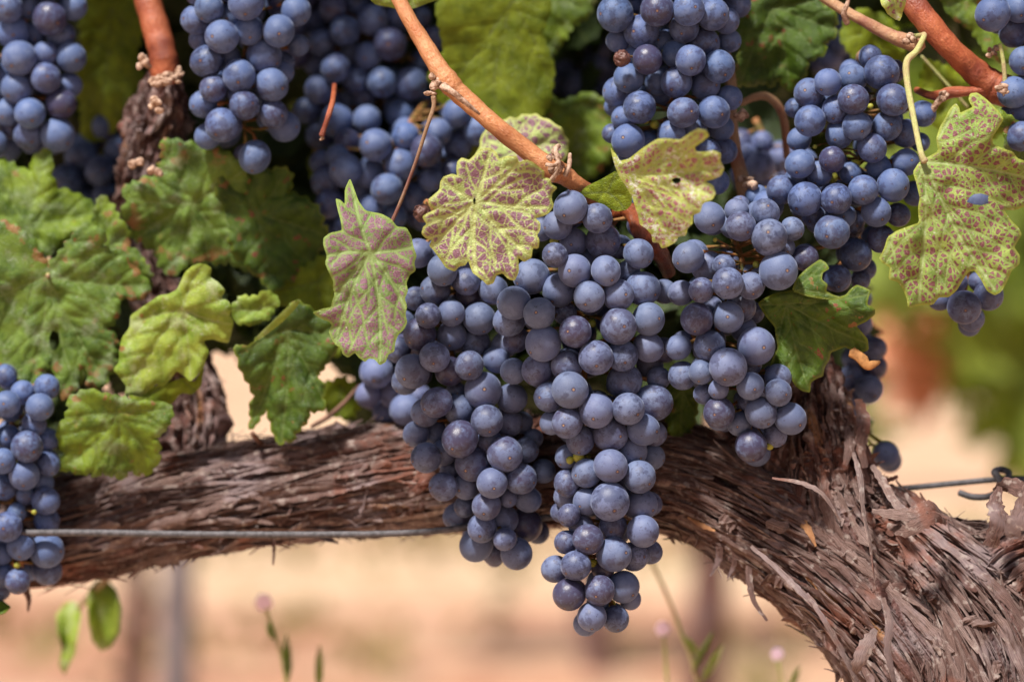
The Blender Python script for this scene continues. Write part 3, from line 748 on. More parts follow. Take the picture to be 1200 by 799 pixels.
    dep -= pucker*.0013*np.minimum(1, vd/4.5)**.7*np.minimum(1, ed/1.5)+pucker*.00045*np.minimum(1, v2/2.2)**.7   # blisters between the veins
    sd_ = q.uniform(0, 9)
    dep += wave*.0042*(size/160)*np.minimum(1.4, rr*2)**2*(np.sin(3*th+sd_)*.6+np.sin(5*th+sd_*2)*.5)
    dep += wave*.0016*noise3(np.stack([X/22, Y/22, np.full(len(X), sd_)], 1))
    if fold:                                                 # part of the blade folded back along a line: (x, y, dirx, diry, amount)
        for (fx, fy, dx, dy, am) in fold:
            s = (X-fx)*dy-(Y-fy)*dx; s = s/math.hypot(dx, dy); dep += am*np.maximum(0, s)/K
    W = np.stack([(X-600)/K*(1+dep), dep, (399.5-Y)/K*(1+dep)], 1)
    # consistent winding towards the camera
    a, b, c = W[F[:, 0]], W[F[:, 1]], W[F[:, 2]]; nn = np.cross(b-a, c-a)[:, 1]; F[nn > 0] = F[nn > 0][:, ::-1]
    i0 = int(np.argmin(np.hypot(X-org[0], Y-org[1]))); o3 = Vector(W[i0])
    at = {'vd': vd, 'v2': v2, 'ed': ed, 'rand': [q.random()]*len(X)}; uv = np.stack([X, Y], 1)*mm/10
    r = empty('vine_leaf', o3, label, category, group)
    bl = mesh_ob('blade', W, F.tolist(), mat, r, attrs=at, uv=uv)
    md = bl.modifiers.new('thickness', 'SOLIDIFY'); md.thickness = .0002; md.offset = 1; es = bl.modifiers.new('crisp', 'EDGE_SPLIT'); es.split_angle = math.radians(60)
    if petiole:
        V, Fp = tube_geo(petiole, 10, 6, .04, 0, 3); pt = mesh_ob('petiole', V, Fp, pet_mat or M_PET_G, r, uv=[(i % 10/10, i*.01) for i in range(len(V))])
    return r

def pet(org, y, to, ty, r=2.4): return [(org[0], org[1], y+.009, r), ((org[0]*.6+to[0]*.4), (org[1]*.6+to[1]*.4)+6, y*.6+ty*.4+.012, r), (to[0], to[1], ty, r*1.2)]

L1 = [(536,190),(541,185),(550,188),(556,182),(563,175),(574,173),(582,179),(585,187),(594,183),(606,183),(608,191),(617,187),(626,191),(633,197),(638,201),(637,208),(645,210),(646,216),(653,220),(647,226),(646,233),(649,241),(643,250),(637,253),(627,256),(633,261),(633,270),(629,276),(632,281),(631,291),(624,291),(623,302),(614,307),(607,301),(608,318),(603,329),(596,327),(589,320),(582,322),(578,332),(571,334),(566,329),(560,324),(554,320),(549,305),(545,311),(538,312),(533,318),(523,314),(516,304),(508,293),(503,288),(506,281),(499,279),(494,274),(496,266),(500,263),(495,254),(501,250),(510,246),(503,240),(502,234),(508,229),(515,223),(516,213),(520,207),(530,204),(536,206),(535,198)]
leaf(L1, (558,236), [(560,332),(640,243),(610,188),(508,290),(575,176),(502,262),(520,212),(622,300)], -.026, M_L1, 'round toothed leaf blotched purple on yellow green, in front of the two central bunches', slope=(-.05,.12), bend=-.05, pucker=.8, wave=.7, grid=1.7, holes=((556,236,1.8,4.2),), petiole=[(557,238,-.025,2.5),(556,250,-.008,2.5),(565,235,.004,2.5),(600,200,.012,3),(645,188,.012,3)])

L2 = [(410,209),(404,222),(404,240),(399,235),(393,233),(396,247),(399,258),(401,270),(393,272),(387,273),(379,279),(379,288),(383,300),(381,309),(385,318),(391,330),(390,336),(392,345),(389,354),(388,360),(380,361),(366,366),(374,372),(386,377),(389,381),(385,388),(389,398),(393,404),(399,407),(402,415),(408,419),(416,413),(421,419),(428,424),(432,420),(439,421),(445,428),(452,424),(455,415),(462,412),(463,401),(466,393),(473,386),(477,378),(475,368),(477,359),(474,350),(478,341),(476,332),(480,322),(487,317),(485,308),(488,300),(484,288),(482,277),(476,267),(465,266),(458,257),(447,251),(436,249),(428,247),(420,236),(415,222)]
leaf(L2, (434,296), [(445,426),(392,404),(383,300),(477,366),(484,290),(412,215),(388,360)], -.018, M_L2, 'hanging leaf turning dull purple with a green folded top, left of the central bunches', slope=(.35,-.10), bend=.10, pucker=.6, wave=.9, grid=1.8, fold=[(405,262,78,10,.8)], petiole=[(434,296,-.014,2.2),(446,275,.003,2.2),(461,256,.008,2.2),(485,196,.004,2.1),(500,150,.0,2.3),(508,126,.0,2.6),(508,113,.0,3.4)], pet_mat=M_PET_R)

L3 = [(715,172),(721,180),(727,189),(738,186),(753,174),(770,163),(782,162),(797,164),(808,156),(818,151),(828,153),(831,159),(823,166),(814,172),(816,178),(827,178),(836,176),(845,180),(844,189),(849,197),(845,206),(836,210),(826,212),(836,218),(839,227),(835,234),(826,237),(823,240),(821,249),(812,252),(812,262),(806,267),(804,276),(795,277),(792,284),(783,289),(776,291),(772,284),(765,284),(764,275),(758,268),(750,263),(748,252),(744,240),(741,230),(733,217),(726,207),(721,195)]
leaf(L3, (738,205), [(820,158),(845,195),(832,228),(785,286),(752,262)], -.024, M_L3, 'pale flecked leaf with torn hole, folded along its left side, atop the bunches', slope=(-.25,.15), bend=.05, pucker=.9, wave=1.1, grid=1.8, holes=((793,212,5.5,4),), fold=[(722,180,30,90,-.9)])
L4 = [(678,227),(688,218),(701,212),(712,206),(722,200),(733,214),(741,228),(740,240),(734,246),(722,248),(712,243),(703,238),(692,233)]
leaf(L4, (712,225), [(680,227),(732,244),(722,203)], .0, M_YG, 'small smooth yellow green leaf underside, between the orange cane tip and the flecked leaf', slope=(-.2,.2), pucker=.4, wave=.4, grid=2.4)

L5 = [(1082,187),(1090,183),(1100,177),(1097,163),(1101,150),(1108,138),(1113,128),(1120,121),(1124,126),(1125,133),(1136,128),(1140,126),(1135,117),(1137,110),(1145,109),(1155,116),(1163,124),(1172,133),(1176,140),(1170,150),(1163,160),(1163,169),(1174,174),(1187,178),(1192,186),(1204,190),(1216,200),(1232,212),(1236,226),(1222,236),(1205,240),(1190,246),(1176,246),(1184,258),(1194,268),(1197,275),(1192,283),(1188,290),(1195,300),(1194,310),(1185,317),(1180,330),(1173,342),(1166,346),(1157,341),(1150,328),(1142,317),(1135,318),(1128,328),(1121,340),(1112,348),(1100,348),(1093,357),(1080,357),(1064,361),(1063,350),(1058,338),(1052,330),(1041,327),(1043,313),(1034,308),(1030,303),(1036,291),(1040,278),(1052,270),(1064,266),(1077,261),(1076,245),(1078,232),(1074,215),(1070,202),(1076,192)]
leaf(L5, (1084,190), [(1076,357),(1168,343),(1232,215),(1120,125),(1034,303)], -.018, M_L5, 'large lobed leaf peppered with purple dots, hanging from a pale petiole at right', slope=(.02,.10), bend=.05, pucker=1.0, wave=1.1, grid=2.0, holes=((1147,234,13,7),), fold=[(1120,200,60,-60,.25)],
     petiole=[(1066,44,.02,3.5),(1079,42,.004,3.0),(1083,42,.0,3.2),(1074,60,-.002,3.6),(1063,72,-.004,4.2),(1063,95,-.006,4.0),(1071,140,-.012,3.5),(1079,178,-.018,3.6),(1084,190,-.019,4.6)])
# rachis of L5: pale fork at the joint is part of the petiole
L6 = [(888,355),(897,349),(908,344),(918,342),(928,340),(940,344),(955,348),(967,349),(980,349),(991,346),(998,338),(1004,334),(1013,337),(1021,341),(1018,348),(1016,357),(1025,362),(1025,368),(1016,376),(1003,382),(1010,389),(1017,397),(1018,410),(1008,413),(1000,411),(990,406),(983,409),(973,413),(972,421),(966,430),(964,441),(957,443),(950,448),(949,460),(940,458),(932,452),(925,440),(916,436),(901,434),(905,420),(912,407),(909,395),(908,383),(897,370)]
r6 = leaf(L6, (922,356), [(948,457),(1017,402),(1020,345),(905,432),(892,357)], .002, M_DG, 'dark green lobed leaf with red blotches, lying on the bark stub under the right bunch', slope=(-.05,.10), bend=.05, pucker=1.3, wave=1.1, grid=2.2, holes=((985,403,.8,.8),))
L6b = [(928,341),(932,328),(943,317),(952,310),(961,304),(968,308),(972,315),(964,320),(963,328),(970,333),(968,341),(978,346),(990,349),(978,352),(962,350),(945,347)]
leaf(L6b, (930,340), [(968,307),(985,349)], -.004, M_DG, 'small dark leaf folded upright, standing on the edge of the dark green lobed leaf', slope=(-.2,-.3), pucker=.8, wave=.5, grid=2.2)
V, F = [], []
V, F = tube_geo([(998, 412, .004, 6), (1010, 420, .003, 7), (1018, 428, .002, 6), (1031, 424, .004, 2)], 8, 5, .2)
for i, v in enumerate(V): V[i] = Vector((v.x, .004+(v.y-.004)*.3, v.z))
mesh_ob('dry_tip', V, F, M_DRYTIP, r6)['label'] = 'curled orange dry leaf tip'

# leaves on the left, a little beyond the focus
G = 'green leaves along the left arm'
leaf([(140,412),(143,396),(152,384),(153,370),(161,364),(168,359),(175,354),(187,346),(197,345),(207,340),(212,330),(217,319),(225,312),(234,308),(242,310),(248,314),(246,325),(256,331),(264,340),(259,349),(268,353),(272,361),(269,369),(274,377),(271,390),(268,402),(258,400),(249,397),(238,399),(245,413),(241,421),(238,431),(230,441),(223,447),(217,441),(207,434),(198,446),(190,455),(183,449),(177,456),(167,464),(157,463),(146,464),(148,452),(140,441),(133,433),(140,424)], (214,362), [(150,458),(236,312),(272,380),(223,445),(150,380)], .045, M_LG, 'bright pale green leaf with whitish flecks, left of the frilled leaf tips over the arm', slope=(-.1,.25), bend=.05, pucker=1.2, wave=1.0, grid=2.8, group=G, petiole=pet((214,362), .035, (240,290), .09))
leaf([(-40,255),(0,258),(25,268),(45,290),(57,312),(66,300),(75,290),(90,270),(107,266),(118,268),(125,276),(120,287),(140,300),(155,310),(166,322),(177,338),(172,346),(160,352),(135,348),(141,360),(136,375),(126,384),(138,398),(136,418),(141,430),(128,440),(120,455),(108,453),(100,450),(97,432),(92,447),(86,462),(80,471),(70,460),(65,440),(60,425),(50,436),(42,458),(32,456),(20,440),(5,435),(-20,440),(-50,400),(-60,320)], (56,324), [(90,462),(168,335),(-50,380),(125,448),(100,270),(35,452)], .058, M_BG, 'largest blue green leaf with browned tips at the left edge, over the lower left bunch', slope=(.1,.15), bend=.05, pucker=1.1, wave=.8, grid=3.2, holes=((64,398,6,12),), group=G, teeth=3.6, petiole=pet((56,324), .045, (60,250), .09))
leaf([(-30,190),(0,185),(20,196),(36,201),(38,186),(46,178),(56,174),(62,186),(60,205),(68,222),(86,226),(100,232),(112,243),(113,262),(98,270),(85,276),(62,296),(40,300),(15,290),(-20,275)], (30,262), [(52,180),(108,250),(-20,200),(60,295)], .075, M_MG, 'soft mid green leaf at the left edge, above the largest blue green leaf', slope=(.2,-.2), bend=.05, pucker=1.2, grid=3.4, teeth=3.6, group=G)
leaf([(112,240),(118,228),(130,238),(140,256),(150,268),(152,290),(166,300),(176,318),(178,338),(165,350),(150,346),(135,330),(120,315),(108,300),(104,280),(108,262)], (116,300), [(120,232),(176,330),(150,270)], .07, M_MG, 'narrow green leaf lobe between the two left edge leaves and the old spur', slope=(.1,.1), grid=3.4, teeth=3.6, group=G)
leaf([(143,220),(162,212),(180,207),(190,188),(188,165),(200,163),(217,167),(232,170),(250,172),(262,176),(276,186),(290,205),(292,232),(286,258),(290,285),(294,318),(280,314),(268,306),(258,309),(246,307),(232,312),(222,308),(212,318),(200,323),(190,316),(185,304),(180,293),(166,283),(156,280),(147,273),(150,262),(142,250),(148,236)], (226,238), [(190,170),(150,232),(160,280),(205,320),(285,300),(285,200)], .072, M_BG, 'wide powdery grey green patches under the single dangling berry', slope=(.05,.25), bend=.08, pucker=1.2, wave=.9, grid=3.2, teeth=4.2, group=G)
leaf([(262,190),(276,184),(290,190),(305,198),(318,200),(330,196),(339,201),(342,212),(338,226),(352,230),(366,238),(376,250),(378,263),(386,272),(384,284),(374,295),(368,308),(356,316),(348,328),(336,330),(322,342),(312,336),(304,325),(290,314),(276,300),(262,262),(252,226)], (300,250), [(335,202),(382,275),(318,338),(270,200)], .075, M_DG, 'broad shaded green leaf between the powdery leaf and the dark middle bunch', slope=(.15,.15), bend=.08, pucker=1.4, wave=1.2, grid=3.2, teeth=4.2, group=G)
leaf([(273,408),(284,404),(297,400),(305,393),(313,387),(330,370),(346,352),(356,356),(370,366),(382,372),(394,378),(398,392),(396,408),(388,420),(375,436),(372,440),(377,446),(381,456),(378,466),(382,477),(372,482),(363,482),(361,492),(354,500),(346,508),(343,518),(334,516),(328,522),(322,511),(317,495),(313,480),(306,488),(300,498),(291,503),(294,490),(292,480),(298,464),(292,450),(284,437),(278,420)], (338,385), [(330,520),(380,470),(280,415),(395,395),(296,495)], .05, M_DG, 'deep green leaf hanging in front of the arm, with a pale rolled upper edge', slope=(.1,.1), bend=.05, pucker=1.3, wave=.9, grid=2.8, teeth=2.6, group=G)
leaf([(297,399),(306,389),(320,376),(334,362),(349,350),(352,354),(342,366),(330,378),(316,389),(304,398)], (300,398), [(350,352)], .043, M_LG, 'narrow pale rolled leaf edge, standing on the deep green hanging leaf', slope=(.2,.4), pucker=.2, wave=.2, grid=2.8, group=G)
leaf([(67,500),(76,490),(81,478),(79,468),(90,461),(102,456),(120,460),(142,465),(162,470),(180,470),(197,473),(203,482),(200,492),(196,500),(190,508),(181,513),(188,520),(186,530),(188,540),(180,548),(176,556),(166,554),(160,558),(155,550),(150,552),(143,563),(134,557),(127,557),(120,552),(112,559),(106,553),(94,556),(82,551),(72,552),(66,545),(76,532),(68,516)], (140,484), [(80,545),(142,560),(183,545),(198,482),(75,490)], .048, M_MG, 'lowest green leaf on the left arm, with small orange tips over the bark', slope=(.0,.3), bend=.05, pucker=1.2, wave=1.0, grid=3, teeth=2.6, group=G)
leaf([(150,462),(165,466),(182,452),(200,448),(215,442),(228,448),(235,436),(240,420),(236,452),(226,462),(212,460),(200,474),(185,478),(168,476),(155,474)], (205,440), [(160,472),(230,458)], .055, M_YG, 'yellowish leaf edge below the bright pale green leaf', slope=(.1,.2), grid=3.2, group=G)
leaf([(270,360),(278,352),(284,346),(292,348),(302,346),(312,340),(320,344),(328,353),(322,362),(318,371),(308,376),(297,381),(286,380),(276,378)], (300,364), [(272,362),(326,354)], .055, M_LG, 'small pale leaf tip beside the bright pale green leaf', slope=(.1,.2), grid=3, teeth=2.6, group=G)
leaf([(320,338),(334,326),(350,318),(368,306),(382,300),(396,310),(400,330),(396,350),(400,372),(404,400),(396,420),(384,408),(372,390),(352,372),(336,360),(326,350)], (372,330), [(330,340),(398,410),(392,306)], .085, M_YG, 'sunlit yellow green leaf behind the hanging purple leaf', slope=(.1,.1), grid=3.4, teeth=3.6, group=G)
leaf([(380,450),(400,442),(418,452),(424,474),(410,492),(388,486),(372,470)], (398,450), [(398,490),(420,470)], .10, M_YG, 'small yellow leaf just above the arm, left of the dark low bunch', slope=(.1,.2), grid=3.4, teeth=3.6, group=G)
# leaves behind and above
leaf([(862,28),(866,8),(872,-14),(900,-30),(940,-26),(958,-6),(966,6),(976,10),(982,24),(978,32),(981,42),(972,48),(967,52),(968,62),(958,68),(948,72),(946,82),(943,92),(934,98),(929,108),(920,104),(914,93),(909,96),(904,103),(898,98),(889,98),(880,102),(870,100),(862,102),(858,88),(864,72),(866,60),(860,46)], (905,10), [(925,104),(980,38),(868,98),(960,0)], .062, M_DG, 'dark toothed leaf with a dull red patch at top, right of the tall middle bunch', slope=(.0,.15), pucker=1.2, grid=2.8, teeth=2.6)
leaf([(510,10),(525,-20),(560,-30),(600,-30),(640,-20),(646,10),(636,40),(650,80),(645,120),(626,150),(610,176),(585,196),(560,200),(545,180),(540,150),(516,120),(500,90),(520,60)], (600,0), [(575,195),(520,110),(645,100),(640,0)], .082, M_YG, 'big out of focus yellow green leaf glowing behind the orange cane', slope=(.1,.2), bend=.05, pucker=.4, wave=.5, grid=4, teeth=2)
leaf([(586,6),(600,-15),(640,-25),(680,-20),(700,-5),(690,20),(672,30),(660,50),(648,66),(640,96),(620,90),(606,70),(592,56),(580,36)], (640,0), [(634,90),(590,20),(695,-5)], .10, M_MG, 'blurred green leaf at the top, between the cane and the tall middle bunch', slope=(.1,.1), grid=3.6, teeth=3)
leaf([(556,190),(562,172),(566,156),(580,148),(592,140),(606,138),(622,134),(636,138),(652,146),(662,158),(666,176),(660,190),(644,200),(610,206),(580,204)], (612,180), [(600,138),(655,155),(570,165)], .05, M_L1, 'blurred spotted leaf half hidden behind the orange cane and the round blotched leaf', slope=(-.1,-.2), grid=3, teeth=2.6)
leaf([(640,110),(662,118),(690,108),(716,120),(728,150),(722,176),(700,204),(680,214),(664,196),(650,176),(640,150)], (684,120), [(690,210),(645,140),(724,150)], .11, M_MG, 'shadowy green leaf behind the node where the orange cane ends', slope=(.1,.2), grid=4, teeth=3)
leaf([(92,10),(110,-10),(140,-12),(160,4),(170,30),(160,60),(168,92),(150,120),(138,150),(112,168),(96,160),(94,120),(86,80),(96,50)], (130,10), [(110,165),(95,60),(165,60)], .13, M_YG, 'olive green leaf in shade between the top left bunch and the red cane', slope=(.1,.2), grid=4, teeth=3)
leaf([(428,-18),(440,-14),(480,-22),(522,-20),(530,-6),(520,-2),(500,4),(486,10),(470,12),(455,8),(440,6),(434,0)], (480,-16), [(440,4),(520,-4),(485,8)], .03, M_LG, 'light green leaf edge at the top beside the orange cane', slope=(.1,.2), grid=2.8)
leaf([(992,20),(1010,10),(1040,20),(1056,40),(1060,70),(1048,92),(1030,80),(1010,84),(996,64),(984,44)], (1020,20), [(1000,60),(1046,88)], .09, M_YG, 'blurred green leaf above the right bunch, under the thin forked cane', slope=(.1,.2), grid=4, teeth=3)
leaf([(1085,70),(1104,76),(1130,90),(1150,120),(1172,130),(1180,152),(1150,170),(1120,160),(1096,150),(1082,120),(1078,92)], (1120,110), [(1090,80),(1170,160),(1090,145)], .085, M_YG, 'green leaf in shade behind the pale petiole and the large dotted leaf', slope=(.1,.2), grid=4, teeth=3)
leaf([(1100,-20),(1130,-24),(1150,0),(1152,30),(1190,50),(1196,68),(1176,76),(1156,64),(1138,36),(1114,20),(1104,4)], (1134,-4), [(1190,62),(1110,8)], .07, M_MG, 'green leaf filling the corner between the red cane and the top right bunch', slope=(.1,.2), grid=3.4, teeth=2)
leaf([(1030,-14),(1044,-20),(1060,-16),(1062,0),(1058,14),(1054,25),(1044,20),(1036,10),(1031,0)], (1046,-16), [(1054,23),(1034,4)], .0, M_L3, 'pale speckled leaf tip at the top edge beside the red cane', slope=(.1,.2), grid=2.2, teeth=1)
leaf([(1148,118),(1170,128),(1190,140),(1206,152),(1216,172),(1212,192),(1196,186),(1178,176),(1176,150),(1160,136)], (1190,150), [(1208,186),(1150,120)], .012, M_MG, 'green leaf edge curling behind the top lobe of the large dotted leaf', slope=(.1,.2), grid=2.8, teeth=2)
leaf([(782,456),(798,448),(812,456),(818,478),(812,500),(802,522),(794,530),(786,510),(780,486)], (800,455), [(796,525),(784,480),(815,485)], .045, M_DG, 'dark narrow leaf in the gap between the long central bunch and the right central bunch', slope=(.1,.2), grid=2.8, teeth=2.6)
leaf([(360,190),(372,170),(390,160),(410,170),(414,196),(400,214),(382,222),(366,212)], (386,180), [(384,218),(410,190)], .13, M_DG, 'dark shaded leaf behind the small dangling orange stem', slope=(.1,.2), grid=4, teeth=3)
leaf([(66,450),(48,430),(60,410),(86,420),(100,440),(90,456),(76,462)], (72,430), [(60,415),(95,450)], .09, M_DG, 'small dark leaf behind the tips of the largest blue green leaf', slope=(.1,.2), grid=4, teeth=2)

# young shoots under the arm at lower left
sh = empty('young_shoot', P(128, 676, .18), 'blurred young shoot with two hanging bright green leaves below the arm at lower left', 'shoot')
V, F = tube_geo([(168, 630, .18, 4), (150, 655, .21, 4), (128, 676, .18, 4), (112, 690, .18, 4), (92, 712, .185, 3)], 8, 5); mesh_ob('stem', V, F, M_PET_G, sh, uv=[(0, 0)]*len(V))
def simple_blade(parent, pts, y, mat=M_LG, name='blade'):
    cx = sum(p[0] for p in pts)/len(pts); cy = sum(p[1] for p in pts)/len(pts)
    V, F = [], []; n = len(pts)
    rings = [1, .7, .35]
    for s in rings:
        for i, (x, yy) in enumerate(pts): V.append(P(cx+(x-cx)*s, cy+(yy-cy)*s, y+.008*(s*s)*math.sin(i*1.1)-.004*s))
    V.append(P(cx, cy, y))
    for k in range(2):
        for i in range(n): a = k*n+i; b = k*n+(i+1) % n; F.append((a, b, b+n, a+n))
    for i in range(n): F.append((2*n+i, 2*n+(i+1) % n, 3*n))
    m = len(V); o = mesh_ob(name, V, F, mat, parent, attrs={'vd': [3]*m, 'v2': [3]*m, 'ed': [3]*m, 'rand': [rnd.random()]*m}, uv=[(v.x*100, v.z*100) for v in V])
    md = o.modifiers.new('thickness', 'SOLIDIFY'); md.thickness = .0004
    return o
simple_blade(sh, [(104,690),(112,680),(124,678),(136,690),(142,712),(140,740),(130,758),(118,762),(108,750),(104,730),(102,706)], .18, M_LG)
simple_blade(sh, [(66,720),(74,706),(88,704),(96,716),(92,740),(88,766),(76,790),(70,780),(74,760),(68,742)], .19, M_LG)
sh = empty('young_shoot', P(0, 705, .05), 'small green leaf tip entering low at the left edge under the bunch', 'shoot')
simple_blade(sh, [(-20,700),(-8,702),(4,704),(13,711),(6,718),(-6,722),(-20,720)], .06, M_MG)
V, F = tube_geo([(-60, 700, .06, 2), (-20, 711, .06, 2), (4, 712, .06, 1)], 6, 4); mesh_ob('stem', V, F, M_PET_G, sh, uv=[(0, 0)]*len(V))

# ------------------------------------------------------------------ canes
def cane(pts, mat, label, nodes=(), seg=18, cat='cane', name='vine_cane', wob=.05, sub=10, stubs=()):
    m = pts[len(pts)//2]; r = empty(name, P(m[0], m[1], m[2]), label, cat)
    V, F = tube_geo(pts, seg, sub, wob, 0, int(m[0])); n = len(V); uv = []
    for i in range(n): uv.append((math.cos((i % seg)/seg*2*math.pi)*.5, (i//seg)*.06))
    mesh_ob('stem', V, F, mat, r, uv=uv)
    for k, (x, y, d, rad, sq) in enumerate(nodes):
        V, F = [], []; q = random.Random(k+int(x))
        for j in range(6):
            blob_geo(P(x+q.uniform(-1, 1)*rad*.8, y+q.uniform(-1, 1)*rad*.8, d+q.uniform(-.4, .4)*rad/K), rad/K*q.uniform(.4, .75), k*9+j, V, F, .45, sq)
        mesh_ob('node', V, F, M_NODE, r)
    for st in stubs:
        V, F = tube_geo(st, 10, 6, .12, 0, 2); mesh_ob('bud_scar', V, F, M_NODE, r)
    return r
cane([(448,-40,.015,8.2),(462,-12,.013,8.5),(478,20,.010,9),(497,52,.007,10),(514,80,.004,11.5),(526,97,.002,13.2),(538,110,.002,12),(560,129,.0,11),(590,155,-.002,11),(622,180,-.002,11.2),(642,196,-.002,13),(652,201,.0,14),(662,206,.003,11.5),(675,216,.006,10.5),(692,228,.012,10.5),(706,240,.02,10)], M_CANE, 'smooth orange brown cane slanting down from the top to the central bunches',
     nodes=[(508,96,-.0,8,(1,1,1)),(504,107,.0,6,(1.1,1,.6)),(645,187,-.004,6,(1,1,1)),(653,181,-.004,6,(1,1,1.1)),(651,201,-.006,6,(1.2,.7,.9))],
     stubs=[[(519,101,-.005,5),(530,108,-.008,4),(545,120,-.008,3.2),(562,134,-.006,1.4)],[(646,212,-.01,3),(655,196,-.014,2.4),(651,176,-.012,3.2),(655,171,-.010,3)],[(662,206,-.006,3),(667,194,-.006,3),(668,180,-.005,2.2)],[(640,193,-.012,2.2),(650,194,-.014,2.6),(654,189,-.014,1.5)]])
cane([(712,262,.030,8),(722,250,.022,9),(735,246,.018,10),(746,256,.012,11),(752,272,.010,12),(766,288,.014,12),(776,302,.020,10),(784,320,.028,8)], cane_mat('burnt_cane', (.14,.025,.010), (.33,.09,.03), (.07,.014,.008), .28), 'glossy dark red brown cane stub curling under the flecked leaf', nodes=[])
cane([(1036,-50,.025,14),(1052,-22,.022,14.5),(1068,2,.018,15),(1090,30,.015,14.5),(1115,58,.015,14),(1140,82,.018,15),(1160,98,.02,18),(1176,106,.02,19),(1196,112,.024,16),(1240,126,.03,14),(1300,146,.03,14)], M_CANE_RED, 'thick reddish cane crossing the top right corner', nodes=[(1067,44,.004,7,(1,1,1)),(1163,62,.014,6,(1,1,1)),(1174,104,.002,6,(1.4,.5,.8))])
cane([(930,-30,.03,6),(958,-8,.028,6),(985,10,.025,6.2),(1010,24,.022,6.5),(1036,38,.02,7.5),(1056,47,.018,9),(1080,54,.016,10)], M_CANE_TAN, 'thin tan side cane joining the thick reddish cane from the left', stubs=[[(998,-12,.012,2),(993,4,.012,2.6),(989,16,.013,3.4),(993,28,.016,3.6)]])
cane([(1180,104,.02,8),(1155,105,.018,7),(1135,107,.018,6),(1112,109,.018,7),(1104,112,.018,7),(1090,112,.024,5),(1074,106,.034,4)], M_CANE_RED, 'short red twig reaching left from the thick reddish cane above the dotted leaf', nodes=[(1106,113,.014,5,(1,1,1))], stubs=[[(1104,114,.016,4),(1096,124,.016,4),(1090,134,.018,3)]])
cane([(1172,52,.01,2.4),(1176,75,.01,2.6),(1178,100,.01,2.8)], M_PET_G, 'short pale green stalk beside the top right bunch', nodes=[], seg=10)
cane([(1080,66,.06,1.6),(1100,88,.06,1.6),(1118,108,.06,1.8),(1134,126,.06,1.6)], M_PET_G, 'thin blurred green stalk behind the pale leaf petiole', nodes=[], seg=8)
cane([(160,-50,.085,16),(170,-10,.085,16),(180,25,.082,16),(189,55,.08,16.5),(193,78,.08,17.5),(194,95,.082,18)], M_CANE_RED, 'upright orange red cane rising from the knobbly spur at left', nodes=[(170,72,.055,8,(1,1,1)),(187,92,.05,9,(1.5,.7,.7)),(204,90,.055,8,(1.2,1,.7)),(183,122,.045,9,(1,1,1)),(160,194,.06,8,(1,1,1)),(182,200,.06,7,(1,1,1)),(212,84,.06,6,(1,1,1))])
cane([(848,60,.06,7),(856,95,.055,7),(857,140,.05,7),(862,180,.05,8),(870,212,.05,8.5),(876,245,.052,10),(880,280,.06,10)], M_CANE_TAN, 'orange brown cane dropping between the tall middle bunch and the right bunch', nodes=[(866,138,.035,8,(1,1,1)),(875,216,.035,8,(1.3,1,.8))], stubs=[[(872,217,.03,3),(884,216,.025,5),(880,224,.03,3)]])
cane([(868,122,.06,3.5),(884,114,.06,4.5),(900,114,.06,5),(914,128,.062,5),(920,150,.066,5),(922,185,.07,4)], M_CANE_TAN, 'arched thin cane in shadow left of the right bunch', seg=10)
cane([(392,100,.045,3),(390,118,.03,3.2),(385,135,.025,3.2),(380,150,.025,3),(377,159,.025,3.6)], M_CANE_RED, 'tiny orange red stem hanging over the dark upper bunch', nodes=[(377,161,.025,3.2,(1,1,1))], seg=10)
cane([(365,500,.09,2.5),(385,488,.09,3),(405,470,.09,2.6),(422,450,.095,2)], M_TWIG, 'thin brown twig crossing the gap above the arm', seg=8)
cane([(296,508,.06,3),(310,524,surf(310,524)-.002,3.4),(330,545,surf(330,545)-.002,3.4),(350,556,surf(350,556),3)], M_TWIG, 'short brown tendril lying on the bark of the arm', seg=8)

# ------------------------------------------------------------------ wild flowers behind the vine
def flower(pts, head, y, label, r=7, leaves=()):
    b = P(pts[0][0], pts[0][1], y); ro = empty('wildflower', b, label, 'flower')
    V, F = tube_geo([(x, yy, y, 2.2) for x, yy in pts], 8, 5); mesh_ob('stem', V, F, M_PET_G, ro, uv=[(0, 0)]*len(V))
    if head:
        V, F = [], []
        for k in range(6): blob_geo(P(head[0]+math.cos(k*1.05)*r*.55, head[1]+math.sin(k*1.05)*r*.55, y), r/K*.6*(1+y), k, V, F, .2, (1, .4, 1))
        mesh_ob('blossom', V, F, plain('pink_petal', (.95, .68, .85), .6, .2, .1, 50, bump=0), ro)
    for lf in leaves:
        (x0, y0), (x1, y1), w_ = lf; dx, dy = x1-x0, y1-y0; L = math.hypot(dx, dy); nx, ny = -dy/L*w_, dx/L*w_
        simple_blade(ro, [(x0, y0), (x0+dx*.3+nx, y0+dy*.3+ny), (x0+dx*.65+nx, y0+dy*.65+ny), (x1, y1), (x0+dx*.65-nx, y0+dy*.65-ny), (x0+dx*.3-nx, y0+dy*.3-ny)], y, M_LG, 'leaf')
flower([(335,1500),(336,900),(334,790),(322,745),(311,712)], (309,705), .19, 'pink wildflower on a thin stalk, leftmost below the arm', 9, [((338,800),(336,742),5),((322,750),(314,728),4)])
flower([(850,1500),(830,900),(815,790),(800,745),(783,700),(768,668),(762,655)], None, .19, 'thin green weed stalk rising beside the tip of the long central bunch', 7, [((822,800),(848,755),4),((810,790),(836,740),3),((800,745),(820,770),4)])
flower([(790,1500),(786,900),(781,790),(778,745)], (777,736), .19, 'blurred pink wildflower right of the tip of the long central bunch', 8)
flower([(930,1500),(925,900),(916,800),(912,775)], (911,766), .19, 'faint pink wildflower low beside the curved trunk', 7, [((926,810),(938,780),3)])
